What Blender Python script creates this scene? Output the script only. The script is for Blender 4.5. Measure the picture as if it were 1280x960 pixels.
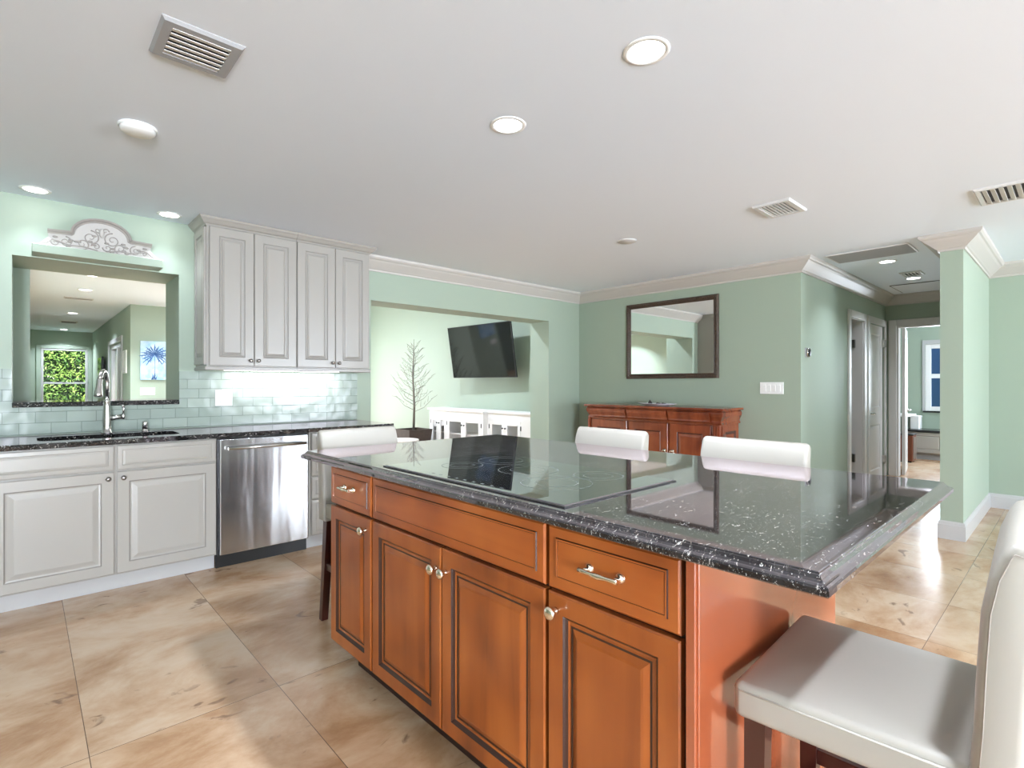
import bpy, bmesh, math, random
from mathutils import Vector, Matrix

for _o in list(bpy.data.objects):
    bpy.data.objects.remove(_o)
S = bpy.context.scene
COL = S.collection
R = random.Random(11)
PI = math.pi

# ------------------------------------------------------------------ camera
cam_d = bpy.data.cameras.new('camera')
cam = bpy.data.objects.new('camera', cam_d); COL.objects.link(cam)
cam.location = (0, 0, 1.25)
YAW = 0.8233
cam.rotation_euler = (PI / 2, 0, YAW - PI / 2)
cam_d.sensor_width = 36; cam_d.sensor_fit = 'HORIZONTAL'
cam_d.lens = 36 * 657.74 / 1280
cam_d.clip_start = 0.02; cam_d.clip_end = 200
S.camera = cam

# ------------------------------------------------------------------ world, exposure, sun, daylight area lights
S.view_settings.view_transform = 'Standard'
S.view_settings.look = 'None'
S.view_settings.gamma = 1
S.view_settings.use_curve_mapping = False
S.view_settings.exposure = 1.07
W = bpy.data.worlds.new('sky'); S.world = W; W.use_nodes = True
bg = W.node_tree.nodes['Background']
bg.inputs[0].default_value = (0.62, 0.80, 1.0, 1); bg.inputs[1].default_value = 1.3
try:
    S.cycles.max_bounces = 10; S.cycles.diffuse_bounces = 6; S.cycles.glossy_bounces = 5
    S.cycles.transmission_bounces = 6; S.cycles.sample_clamp_indirect = 6
    S.cycles.caustics_reflective = False; S.cycles.caustics_refractive = False
except Exception:
    pass


def area(name, loc, rot, sx, sy, power, color=(1, 1, 1), parent=None, spread=None):
    d = bpy.data.lights.new(name, 'AREA'); d.shape = 'RECTANGLE'; d.size = sx; d.size_y = sy
    d.energy = power; d.color = color
    if spread: d.spread = spread
    o = bpy.data.objects.new(name, d); COL.objects.link(o); o.location = loc; o.rotation_euler = rot
    if parent: o.parent = parent
    return o


sun_d = bpy.data.lights.new('sun', 'SUN'); sun_d.energy = 5.0; sun_d.angle = 0.01; sun_d.color = (1, .95, .86)
sun = bpy.data.objects.new('sun', sun_d); COL.objects.link(sun); sun.rotation_euler = (math.radians(32), math.radians(8), 0)
DAY = (0.86, 0.94, 1.06)
area('daylight_area_light', (5.5, -6.35, 1.25), (PI / 2 + .62, 0, .18), 3.0, 2.1, 200, DAY, spread=2.5)
area('daylight_area_light', (-1.7, -6.35, 1.25), (PI / 2 + .62, 0, -.30), 1.6, 2.1, 420, DAY, spread=2.5)                 # added at an unseen rear window to brighten the left
area('daylight_area_light', (-2.5, -4.2, 1.35), (PI / 2 + .36, 0, -PI / 2), 3.2, 1.7, 12, DAY)             # added at an unseen window on the left
area('daylight_area_light', (3.75, 10.9, 1.25), (-PI / 2 - .2, 0, 0), 2.6, 2.1, 75, (.96, .97, 1.0))                # living room window
area('daylight_area_light', (11.2, 1.35, 1.36), (PI / 2, 0, PI / 2), 0.85, 1.1, 20, DAY)            # room past the hall
area('daylight_area_light', (9.6, -1.4, 1.4), (PI / 2, 0, 0), 1.6, 1.6, 60, DAY)                   # added, at its unseen side window


# ------------------------------------------------------------------ materials
def nt(name):
    m = bpy.data.materials.new(name); m.use_nodes = True
    return m, m.node_tree.nodes, m.node_tree.links, m.node_tree.nodes['Principled BSDF']


def pmat(name, color, rough=0.5, metal=0.0, coat=0.0, spec=None, ior=None, bump=None, var=None, emit=None, aniso=None):
    m, N, L, b = nt(name)
    b.inputs['Base Color'].default_value = (*color, 1)
    b.inputs['Roughness'].default_value = rough
    b.inputs['Metallic'].default_value = metal
    b.inputs['Coat Weight'].default_value = coat
    b.inputs['Coat Roughness'].default_value = 0.08
    if spec is not None: b.inputs['Specular IOR Level'].default_value = spec
    if ior is not None: b.inputs['IOR'].default_value = ior
    if aniso is not None: b.inputs['Anisotropic'].default_value = aniso
    if emit:
        b.inputs['Emission Color'].default_value = (*emit[0], 1); b.inputs['Emission Strength'].default_value = emit[1]
    tc = N.new('ShaderNodeTexCoord')
    if var:
        n = N.new('ShaderNodeTexNoise'); n.inputs['Scale'].default_value = var[0]; n.inputs['Detail'].default_value = 3
        r = N.new('ShaderNodeMix'); r.data_type = 'RGBA'
        k = var[1]
        r.inputs[6].default_value = (*[c * (1 - k) for c in color], 1); r.inputs[7].default_value = (*[min(1, c * (1 + k)) for c in color], 1)
        L.new(tc.outputs['Object'], n.inputs['Vector']); L.new(n.outputs['Fac'], r.inputs[0]); L.new(r.outputs[2], b.inputs['Base Color'])
    if bump:
        n = N.new('ShaderNodeTexNoise'); n.inputs['Scale'].default_value = bump[0]; n.inputs['Detail'].default_value = 4
        u = N.new('ShaderNodeBump'); u.inputs['Strength'].default_value = bump[1]; u.inputs['Distance'].default_value = bump[2] if len(bump) > 2 else .002
        L.new(tc.outputs['Object'], n.inputs['Vector']); L.new(n.outputs['Fac'], u.inputs['Height']); L.new(u.outputs['Normal'], b.inputs['Normal'])
    return m


def wood(name, c_dark, c_mid, c_light, rough=0.32, coat=0.3, axis='z', scale=1.0):
    m, N, L, b = nt(name)
    tc = N.new('ShaderNodeTexCoord'); mp = N.new('ShaderNodeMapping')
    s = {'z': (9, 9, 0.9), 'y': (9, 0.9, 9), 'x': (.9, 9, 9)}[axis]
    mp.inputs['Scale'].default_value = [v * scale for v in s]
    n1 = N.new('ShaderNodeTexNoise'); n1.inputs['Scale'].default_value = 1.0; n1.inputs['Detail'].default_value = 6; n1.inputs['Distortion'].default_value = .6
    n2 = N.new('ShaderNodeTexNoise'); n2.inputs['Scale'].default_value = 3.2; n2.inputs['Detail'].default_value = 2
    ad = N.new('ShaderNodeMath'); ad.operation = 'MULTIPLY_ADD'; ad.inputs[1].default_value = .45
    ml = N.new('ShaderNodeMath'); ml.operation = 'MULTIPLY'; ml.inputs[1].default_value = .6
    r = N.new('ShaderNodeValToRGB'); e = r.color_ramp.elements
    e[0].position = .33; e[0].color = (*c_dark, 1); e[1].position = .72; e[1].color = (*c_light, 1)
    x = e.new(.5); x.color = (*c_mid, 1)
    L.new(tc.outputs['Object'], mp.inputs['Vector']); L.new(mp.outputs[0], n1.inputs['Vector']); L.new(tc.outputs['Object'], n2.inputs['Vector'])
    L.new(n2.outputs['Fac'], ml.inputs[0]); L.new(n1.outputs['Fac'], ad.inputs[0]); L.new(ml.outputs[0], ad.inputs[2])
    L.new(ad.outputs[0], r.inputs[0]); L.new(r.outputs[0], b.inputs['Base Color'])
    b.inputs['Roughness'].default_value = rough; b.inputs['Coat Weight'].default_value = coat; b.inputs['Coat Roughness'].default_value = .12
    return m


def polish(N, L, b, tint, rough, ex=1.95):
    """mirror polish over the stone, growing towards grazing angles"""
    lw = N.new('ShaderNodeLayerWeight'); lw.inputs['Blend'].default_value = .5
    pw = N.new('ShaderNodeMath'); pw.operation = 'POWER'; pw.inputs[1].default_value = ex
    ma = N.new('ShaderNodeMath'); ma.operation = 'MULTIPLY_ADD'; ma.inputs[1].default_value = .95; ma.inputs[2].default_value = .045
    gl = N.new('ShaderNodeBsdfGlossy'); gl.inputs['Color'].default_value = (*tint, 1); gl.inputs['Roughness'].default_value = rough
    mx = N.new('ShaderNodeMixShader'); out = [n for n in N if n.type == 'OUTPUT_MATERIAL'][0]
    L.new(lw.outputs['Facing'], pw.inputs[0]); L.new(pw.outputs[0], ma.inputs[0]); L.new(ma.outputs[0], mx.inputs[0])
    L.new(b.outputs[0], mx.inputs[1]); L.new(gl.outputs[0], mx.inputs[2]); L.new(mx.outputs[0], out.inputs[0])


def black_glass(name):
    m, N, L, b = nt(name)
    b.inputs['Base Color'].default_value = (.009, .010, .012, 1); b.inputs['Roughness'].default_value = .3; b.inputs['Specular IOR Level'].default_value = 0
    polish(N, L, b, (.98, .92, .97), .015, 1.25)
    return m


def granite(name, ior=1.9):
    m, N, L, b = nt(name)
    tc = N.new('ShaderNodeTexCoord')
    mp = N.new('ShaderNodeMapping'); mp.inputs['Rotation'].default_value = (0, 0, .5); mp.inputs['Scale'].default_value = (1, 2.2, 1.6)
    L.new(tc.outputs['Object'], mp.inputs['Vector'])
    n0 = N.new('ShaderNodeTexNoise'); n0.inputs['Scale'].default_value = 22; n0.inputs['Detail'].default_value = 3
    mx = N.new('ShaderNodeMix'); mx.data_type = 'VECTOR'; mx.inputs[0].default_value = .12
    L.new(mp.outputs[0], n0.inputs['Vector']); L.new(mp.outputs[0], mx.inputs[4]); L.new(n0.outputs['Color'], mx.inputs[5])
    v = N.new('ShaderNodeTexNoise'); v.inputs['Scale'].default_value = 88; v.inputs['Detail'].default_value = 2.5; v.inputs['Roughness'].default_value = .6
    L.new(mx.outputs[1], v.inputs['Vector'])
    r = N.new('ShaderNodeValToRGB'); e = r.color_ramp.elements
    e[0].position = .575; e[0].color = (.006, .005, .0055, 1); e[1].position = .68; e[1].color = (.60, .57, .53, 1)
    x = e.new(.62); x.color = (.05, .047, .045, 1)
    L.new(v.outputs['Fac'], r.inputs[0])
    n2 = N.new('ShaderNodeTexNoise'); n2.inputs['Scale'].default_value = 9; n2.inputs['Detail'].default_value = 6
    r2 = N.new('ShaderNodeValToRGB'); r2.color_ramp.elements[0].position = .45; r2.color_ramp.elements[0].color = (.004, .005, .005, 1)
    r2.color_ramp.elements[1].position = .8; r2.color_ramp.elements[1].color = (.045, .043, .042, 1)
    L.new(mp.outputs[0], n2.inputs['Vector']); L.new(n2.outputs['Fac'], r2.inputs[0])
    a = N.new('ShaderNodeMix'); a.data_type = 'RGBA'; a.blend_type = 'ADD'; a.inputs[0].default_value = 1
    L.new(r.outputs[0], a.inputs[6]); L.new(r2.outputs[0], a.inputs[7]); L.new(a.outputs[2], b.inputs['Base Color'])
    b.inputs['Roughness'].default_value = .3; b.inputs['Specular IOR Level'].default_value = 0
    polish(N, L, b, (.97, .875, .93), .03)
    return m


def travertine(name):
    m, N, L, b = nt(name)
    tc = N.new('ShaderNodeTexCoord')
    sp = N.new('ShaderNodeSeparateXYZ'); L.new(tc.outputs['Object'], sp.inputs[0])

    def math_(op, a, bb=None, c=None):
        n = N.new('ShaderNodeMath'); n.operation = op
        for i, v in enumerate((a, bb, c)):
            if v is None: continue
            if isinstance(v, (int, float)): n.inputs[i].default_value = v
            else: L.new(v, n.inputs[i])
        return n.outputs[0]

    PX, PY = .6125, 1.75
    ux = math_('DIVIDE', math_('SUBTRACT', sp.outputs[0], .16), PX)
    uy = math_('DIVIDE', math_('SUBTRACT', sp.outputs[1], 2.255), PY)
    cx = math_('FLOOR', ux); cy = math_('FLOOR', uy)

    def gro(u, per, w):
        f = math_('FRACT', u); d = math_('MULTIPLY', math_('MINIMUM', f, math_('SUBTRACT', 1.0, f)), per)
        return math_('LESS_THAN', d, w)
    g = math_('MAXIMUM', gro(ux, PX, .0013), gro(uy, PY, .0013))
    cb = N.new('ShaderNodeCombineXYZ'); L.new(cx, cb.inputs[0]); L.new(cy, cb.inputs[1])
    wn = N.new('ShaderNodeTexWhiteNoise'); wn.noise_dimensions = '3D'; L.new(cb.outputs[0], wn.inputs['Vector'])
    off = N.new('ShaderNodeVectorMath'); off.operation = 'SCALE'; off.inputs['Scale'].default_value = 14
    L.new(wn.outputs['Color'], off.inputs[0])
    ad = N.new('ShaderNodeVectorMath'); ad.operation = 'ADD'; L.new(tc.outputs['Object'], ad.inputs[0]); L.new(off.outputs[0], ad.inputs[1])
    mp = N.new('ShaderNodeMapping'); mp.inputs['Scale'].default_value = (1.0, 1.55, 1); mp.inputs['Rotation'].default_value = (0, 0, -.25)
    L.new(ad.outputs[0], mp.inputs['Vector'])
    n1 = N.new('ShaderNodeTexNoise'); n1.inputs['Scale'].default_value = 1.7; n1.inputs['Detail'].default_value = 12; n1.inputs['Roughness'].default_value = .66; n1.inputs['Distortion'].default_value = .35
    L.new(mp.outputs[0], n1.inputs['Vector'])
    r = N.new('ShaderNodeValToRGB'); e = r.color_ramp.elements
    e[0].position = .30; e[0].color = (.31, .175, .088, 1)
    e[1].position = .72; e[1].color = (.66, .555, .44, 1)
    for p, c in ((.42, (.44, .285, .17)), (.5, (.53, .385, .26)), (.58, (.60, .475, .35))):
        x = e.new(p); x.color = (*c, 1)
    L.new(n1.outputs['Fac'], r.inputs[0])
    # warm tint per tile
    tm = N.new('ShaderNodeMix'); tm.data_type = 'RGBA'; tm.blend_type = 'MULTIPLY'; tm.inputs[0].default_value = 1
    tr = N.new('ShaderNodeValToRGB'); tr.color_ramp.elements[0].color = (.97, .86, .75, 1); tr.color_ramp.elements[1].color = (.95, .90, .85, 1)
    L.new(wn.outputs['Value'], tr.inputs[0]); L.new(r.outputs[0], tm.inputs[6]); L.new(tr.outputs[0], tm.inputs[7])
    # dark pits and veins
    n2 = N.new('ShaderNodeTexNoise'); n2.inputs['Scale'].default_value = 5.5; n2.inputs['Detail'].default_value = 8; n2.inputs['Distortion'].default_value = 1.2
    L.new(mp.outputs[0], n2.inputs['Vector'])
    r2 = N.new('ShaderNodeValToRGB'); r2.color_ramp.elements[0].position = .655; r2.color_ramp.elements[0].color = (0, 0, 0, 1); r2.color_ramp.elements[1].position = .72; r2.color_ramp.elements[1].color = (.75, .75, .75, 1)
    L.new(n2.outputs['Fac'], r2.inputs[0])
    pm = N.new('ShaderNodeMix'); pm.data_type = 'RGBA'; pm.inputs[7].default_value = (.17, .095, .055, 1)
    L.new(r2.outputs[0], pm.inputs[0]); L.new(tm.outputs[2], pm.inputs[6])
    gm = N.new('ShaderNodeMix'); gm.data_type = 'RGBA'; gm.inputs[7].default_value = (.13, .085, .055, 1)
    L.new(g, gm.inputs[0]); L.new(pm.outputs[2], gm.inputs[6]); L.new(gm.outputs[2], b.inputs['Base Color'])
    b.inputs['Roughness'].default_value = .2; b.inputs['IOR'].default_value = 1.5
    n3 = N.new('ShaderNodeTexNoise'); n3.inputs['Scale'].default_value = 4; n3.inputs['Detail'].default_value = 5
    rr = N.new('ShaderNodeMapRange'); rr.inputs[3].default_value = .13; rr.inputs[4].default_value = .34
    L.new(n3.outputs['Fac'], rr.inputs[0]); L.new(rr.outputs[0], b.inputs['Roughness'])
    return m


def glass_tile(name):
    m, N, L, b = nt(name)
    tc = N.new('ShaderNodeTexCoord'); mp = N.new('ShaderNodeMapping')
    mp.inputs['Rotation'].default_value = (-PI / 2, 0, 0)        # wall XZ -> XY
    mp.inputs['Location'].default_value = (.102 + .0, -.933 + .0, 0)
    L.new(tc.outputs['Object'], mp.inputs['Vector'])
    sep = N.new('ShaderNodeSeparateXYZ'); L.new(tc.outputs['Object'], sep.inputs[0])
    cmb = N.new('ShaderNodeCombineXYZ')
    ax = N.new('ShaderNodeMath'); ax.inputs[1].default_value = .102 + 10 * .154; L.new(sep.outputs[0], ax.inputs[0])
    az = N.new('ShaderNodeMath'); az.inputs[1].default_value = -.9275; L.new(sep.outputs[2], az.inputs[0])
    L.new(ax.outputs[0], cmb.inputs[0]); L.new(az.outputs[0], cmb.inputs[1])
    br = N.new('ShaderNodeTexBrick'); br.offset = .5; br.inputs['Scale'].default_value = 1
    br.inputs['Brick Width'].default_value = .154; br.inputs['Row Height'].default_value = .0715
    br.inputs['Mortar Size'].default_value = .0013; br.inputs['Mortar Smooth'].default_value = .15; br.inputs['Bias'].default_value = 0
    br.inputs['Color1'].default_value = (.29, .345, .30, 1); br.inputs['Color2'].default_value = (.35, .405, .355, 1); br.inputs['Mortar'].default_value = (.15, .19, .165, 1)
    L.new(cmb.outputs[0], br.inputs['Vector']); L.new(br.outputs['Color'], b.inputs['Base Color'])
    wv = N.new('ShaderNodeTexNoise'); wv.inputs['Scale'].default_value = 9; wv.inputs['Detail'].default_value = 1
    L.new(tc.outputs['Object'], wv.inputs['Vector'])
    b1 = N.new('ShaderNodeBump'); b1.inputs['Strength'].default_value = .35; b1.inputs['Distance'].default_value = .012
    L.new(wv.outputs['Fac'], b1.inputs['Height'])
    inv = N.new('ShaderNodeMath'); inv.operation = 'SUBTRACT'; inv.inputs[0].default_value = 1; L.new(br.outputs['Fac'], inv.inputs[1])
    b2 = N.new('ShaderNodeBump'); b2.inputs['Strength'].default_value = .8; b2.inputs['Distance'].default_value = .003
    L.new(inv.outputs[0], b2.inputs['Height']); L.new(b1.outputs['Normal'], b2.inputs['Normal']); L.new(b2.outputs['Normal'], b.inputs['Normal'])
    b.inputs['Roughness'].default_value = .16; b.inputs['IOR'].default_value = 1.4
    return m


def steel_brushed(name):
    m, N, L, b = nt(name)
    tc = N.new('ShaderNodeTexCoord'); mp = N.new('ShaderNodeMapping'); mp.inputs['Scale'].default_value = (3.2, 3.2, .35)
    n = N.new('ShaderNodeTexNoise'); n.inputs['Scale'].default_value = 2.2; n.inputs['Detail'].default_value = 2
    L.new(tc.outputs['Object'], mp.inputs['Vector']); L.new(mp.outputs[0], n.inputs['Vector'])
    u = N.new('ShaderNodeBump'); u.inputs['Strength'].default_value = .4; u.inputs['Distance'].default_value = .02
    L.new(n.outputs['Fac'], u.inputs['Height']); L.new(u.outputs['Normal'], b.inputs['Normal'])
    b.inputs['Base Color'].default_value = (.56, .56, .56, 1); b.inputs['Metallic'].default_value = 1; b.inputs['Roughness'].default_value = .22
    return m


def art_mat(name):
    m, N, L, b = nt(name)
    tc = N.new('ShaderNodeTexCoord'); n = N.new('ShaderNodeTexNoise'); n.inputs['Scale'].default_value = 9; n.inputs['Detail'].default_value = 5
    r = N.new('ShaderNodeValToRGB'); r.color_ramp.elements[0].position = .35; r.color_ramp.elements[0].color = (.30, .52, .78, 1)
    r.color_ramp.elements[1].position = .68; r.color_ramp.elements[1].color = (.62, .76, .88, 1)
    L.new(tc.outputs['Object'], n.inputs['Vector']); L.new(n.outputs['Fac'], r.inputs[0]); L.new(r.outputs[0], b.inputs['Base Color']); b.inputs['Roughness'].default_value = .6
    return m


def leaf_mat(name):
    m, N, L, b = nt(name)
    oi = N.new('ShaderNodeTexCoord'); n = N.new('ShaderNodeTexNoise'); n.inputs['Scale'].default_value = 7; n.inputs['Detail'].default_value = 3
    r = N.new('ShaderNodeValToRGB'); r.color_ramp.elements[0].position = .38; r.color_ramp.elements[0].color = (.05, .20, .03, 1)
    r.color_ramp.elements[1].position = .62; r.color_ramp.elements[1].color = (.55, .80, .20, 1)
    L.new(oi.outputs['Object'], n.inputs['Vector']); L.new(n.outputs['Fac'], r.inputs[0]); L.new(r.outputs[0], b.inputs['Base Color']); b.inputs['Roughness'].default_value = .35
    return m


def clear_glass(name, tint=(1, 1, 1)):
    m, N, L, b = nt(name)
    N.remove(b)
    tr = N.new('ShaderNodeBsdfTransparent'); tr.inputs[0].default_value = (*tint, 1)
    gl = N.new('ShaderNodeBsdfGlossy'); gl.inputs['Roughness'].default_value = .02
    lw = N.new('ShaderNodeLayerWeight'); lw.inputs['Blend'].default_value = .5
    pw = N.new('ShaderNodeMath'); pw.operation = 'POWER'; pw.inputs[1].default_value = 4
    fr = N.new('ShaderNodeMath'); fr.operation = 'MULTIPLY_ADD'; fr.inputs[1].default_value = .6; fr.inputs[2].default_value = .04
    L.new(lw.outputs['Facing'], pw.inputs[0]); L.new(pw.outputs[0], fr.inputs[0])
    mx = N.new('ShaderNodeMixShader'); out = [n for n in N if n.type == 'OUTPUT_MATERIAL'][0]
    L.new(fr.outputs[0], mx.inputs[0]); L.new(tr.outputs[0], mx.inputs[1]); L.new(gl.outputs[0], mx.inputs[2]); L.new(mx.outputs[0], out.inputs[0])
    return m


M = dict(
    wall=pmat('mint_wall_paint', (.335, .405, .322), .55, bump=(180, .05)),
    ceil=pmat('white_ceiling_paint', (.80, .86, .95), .7, bump=(120, .06)),
    trim=pmat('cream_trim_paint', (.52, .49, .46), .35),
    base=pmat('white_baseboard_paint', (.50, .495, .49), .3),
    floor=travertine('travertine_tile'),
    cab=pmat('white_cabinet_paint', (.40, .38, .345), .28, coat=.15),
    cabup=pmat('antique_white_cabinet_paint', (.335, .312, .282), .32, coat=.1),
    groove=pmat('darker_groove', (.28, .262, .24), .4),  # darker colour on the groove faces of the doors
    granite=granite('black_granite'),
    tile=glass_tile('green_glass_tile'),
    steel=steel_brushed('brushed_steel'),
    nickel=pmat('brushed_nickel', (.52, .50, .47), .25, 1.0),
    pale_nickel=pmat('champagne_nickel', (.88, .80, .66), .2, 1.0),
    faucet=pmat('faucet_nickel', (.58, .57, .55), .24, 1.0),
    pewter=pmat('pewter_knob', (.30, .28, .26), .35, 1.0),
    black=pmat('black_plastic', (.012, .012, .012), .35),
    cherry=wood('cherry_wood', (.125, .026, .005), (.29, .070, .011), (.43, .122, .022)),
    cherry_h=wood('cherry_wood_horizontal', (.16, .034, .006), (.36, .088, .015), (.50, .145, .028), axis='y'),
    glaze_gap=pmat('cherry_glaze_gap_shade', (.035, .010, .005), .35, coat=.2),
    toek=pmat('dark_toe_kick', (.02, .007, .004), .5),
    endp=pmat('glossy_red_cherry_panel', (.36, .092, .036), .16, coat=.8, var=(2.5, .16)),
    maho=wood('mahogany_wood', (.11, .019, .006), (.22, .044, .013), (.34, .084, .026), .25, .5, 'z', 1.3),
    maho_d=pmat('dark_mahogany', (.07, .014, .008), .25, coat=.5),
    leather=pmat('cream_leather', (.37, .345, .30), .42, bump=(260, .08, .001)),
    stitch=pmat('leather_seam', (.36, .32, .28), .5),
    espresso=pmat('espresso_wood', (.045, .009, .006), .3, coat=.4),
    ctop=black_glass('black_ceramic_glass'),
    ring=pmat('burner_ring_print', (.16, .17, .175), .2),
    white=pmat('white_plastic', (.86, .86, .85), .35),
    whitewood=pmat('white_lacquer', (.88, .87, .865), .35),
    offgrey=pmat('grey_interior', (.50, .49, .48), .5),
    mirror=pmat('mirror_glass', (.93, .95, .94), .01, 1.0),
    frame=pmat('dark_bronze_carved_frame', (.060, .034, .020), .38, coat=.35, bump=(110, .9, .01), var=(60, .55)),
    framein=pmat('gilt_brown_liner', (.16, .10, .055), .4, .3),
    screen=pmat('black_tv_screen', (.006, .006, .007), .06, ior=1.6),
    bezel=pmat('black_tv_bezel', (.01, .01, .01), .3),
    plaster=pmat('carved_white_plaster', (.50, .475, .45), .6, bump=(60, .35, .004)),
    plasterg=pmat('greige_plaster', (.33, .30, .275), .6),
    ventw=pmat('white_vent_metal', (.66, .66, .66), .4),
    ventl=pmat('vent_louver', (.84, .84, .83), .4),
    ventd=pmat('dark_duct', (.05, .05, .05), .8),
    retg=pmat('grey_return_filter', (.36, .36, .37), .8, bump=(300, .4)),
    lamp=pmat('lit_lens', (1, 1, 1), .4, emit=((1, .98, .95), 6)),
    pot=pmat('dark_brown_planter', (.055, .038, .03), .5, var=(30, .4)),
    soil=pmat('soil', (.03, .02, .014), .9),
    bark=pmat('grey_brown_bark', (.17, .155, .13), .8),
    leaf=leaf_mat('hedge_leaf'),
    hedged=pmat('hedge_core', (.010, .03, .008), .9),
    grass=pmat('lawn', (.09, .20, .04), .9, var=(8, .4)),
    beige=pmat('beige_table_top', (.66, .585, .53), .4),
    bluewhite=pmat('pale_lavender_fabric', (.76, .78, .90), .8),
    art=art_mat('painted_sky_canvas'),
    artd=pmat('dark_blue_paint', (.05, .13, .34), .6, var=(20, .5)),
    bin=pmat('brown_bin_wood', (.16, .045, .022), .35, coat=.3),
    bing=pmat('bronze_bin_panel', (.22, .18, .15), .35, .4),
    dstone=pmat('dark_bench_top', (.03, .03, .03), .2),
    pane=clear_glass('clear_pane'),
    panet=clear_glass('blue_tinted_pane', (.50, .60, .74)),
    dish=pmat('white_porcelain', (.74, .76, .80), .15, coat=.5),
    choc=pmat('dark_brown_trinket', (.02, .015, .015), .4),
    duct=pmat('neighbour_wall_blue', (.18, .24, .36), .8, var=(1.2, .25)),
    curtain=pmat('white_curtain', (.75, .75, .74), .9),
    door=pmat('white_door_paint', (.62, .60, .58), .32),
    sinkm=pmat('black_composite_sink', (.018, .018, .018), .4),
    darkin=pmat('cabinet_inside', (.25, .24, .23), .7),
)

# ------------------------------------------------------------------ mesh helpers
ORG = {}
Z0 = Vector((0, 0, 0))


def nb(): return bmesh.new()


def box(bm, x0, x1, y0, y1, z0, z1, bev=0, seg=1, mi=0):
    m = Matrix.Translation(((x0 + x1) / 2, (y0 + y1) / 2, (z0 + z1) / 2)) @ Matrix.Diagonal((abs(x1 - x0), abs(y1 - y0), abs(z1 - z0), 1))
    r = bmesh.ops.create_cube(bm, size=1, matrix=m)
    vs = r['verts']
    fs = list({f for v in vs for f in v.link_faces})
    if mi:
        for f in fs: f.material_index = mi
    if bev > 0:
        es = list({e for v in vs for e in v.link_edges})
        rr = bmesh.ops.bevel(bm, geom=es, offset=bev, segments=seg, affect='EDGES', profile=.5, clamp_overlap=True)
        if mi:
            for f in rr['faces']: f.material_index = mi
    return vs


def frame_basis(n):
    n = Vector(n).normalized()
    a = Vector((0, 0, 1)) if abs(n.z) < .9 else Vector((1, 0, 0))
    u = a.cross(n).normalized(); v = n.cross(u)
    return u, v, n


def lathe(bm, o, axis, prof, seg=20, mi=0, cap=True, smooth=True, sx=1, sy=1):
    u, v, n = frame_basis(axis); o = Vector(o); rows = []
    for r, t in prof:
        if r < 1e-6: rows.append([bm.verts.new(o + n * t)])
        else: rows.append([bm.verts.new(o + n * t + (u * math.cos(2 * PI * i / seg) * sx + v * math.sin(2 * PI * i / seg) * sy) * r) for i in range(seg)])
    for a, b in zip(rows, rows[1:]):
        for i in range(seg):
            j = (i + 1) % seg
            if len(a) == 1 and len(b) == 1: continue
            if len(a) == 1: f = bm.faces.new((a[0], b[j], b[i]))
            elif len(b) == 1: f = bm.faces.new((a[i], a[j], b[0]))
            else: f = bm.faces.new((a[i], a[j], b[j], b[i]))
            f.material_index = mi; f.smooth = smooth
    if cap:
        for row, s in ((rows[0], -1), (rows[-1], 1)):
            if len(row) > 2:
                f = bm.faces.new(row if s > 0 else row[::-1]); f.material_index = mi


def tube(bm, pts, rad, seg=8, mi=0, cap=True):
    pts = [Vector(p) for p in pts]
    if not isinstance(rad, (list, tuple)): rad = [rad] * len(pts)
    rows = []; up = None
    for i, p in enumerate(pts):
        d = (pts[min(i + 1, len(pts) - 1)] - pts[max(i - 1, 0)]).normalized()
        if up is None: u, v, _ = frame_basis(d)
        else:
            u = (up - d * up.dot(d))
            u = u.normalized() if u.length > 1e-6 else frame_basis(d)[0]
            v = d.cross(u)
        up = u
        rows.append([bm.verts.new(p + (u * math.cos(2 * PI * k / seg) + v * math.sin(2 * PI * k / seg)) * rad[i]) for k in range(seg)])
    for a, b in zip(rows, rows[1:]):
        for i in range(seg):
            j = (i + 1) % seg
            f = bm.faces.new((a[i], a[j], b[j], b[i])); f.smooth = True; f.material_index = mi
    if cap:
        f = bm.faces.new(rows[0][::-1]); f.material_index = mi
        f = bm.faces.new(rows[-1]); f.material_index = mi


def panel(bm, o, u, v, n, w, h, rings, mis=None, back=True):
    """stack of nested rectangles (inset, height along n); mis = material index of each band, last = centre"""
    o = Vector(o); u = Vector(u); v = Vector(v); n = Vector(n); rows = []
    for a, d in rings:
        rows.append([bm.verts.new(o + u * x + v * y + n * d) for x, y in ((a, a), (w - a, a), (w - a, h - a), (a, h - a))])
    for k, (a, b) in enumerate(zip(rows, rows[1:])):
        for i in range(4):
            j = (i + 1) % 4
            f = bm.faces.new((a[i], a[j], b[j], b[i]))
            if mis: f.material_index = mis[k]
    f = bm.faces.new(rows[-1])
    if mis: f.material_index = mis[-1]
    if back: bm.faces.new(rows[0][::-1])


def slab(bm, x0, x1, y0, y1, rings):
    """horizontal slab of nested rectangles (inset, z)"""
    panel(bm, (x0, y0, 0), (1, 0, 0), (0, 1, 0), (0, 0, 1), x1 - x0, y1 - y0, rings)


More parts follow.
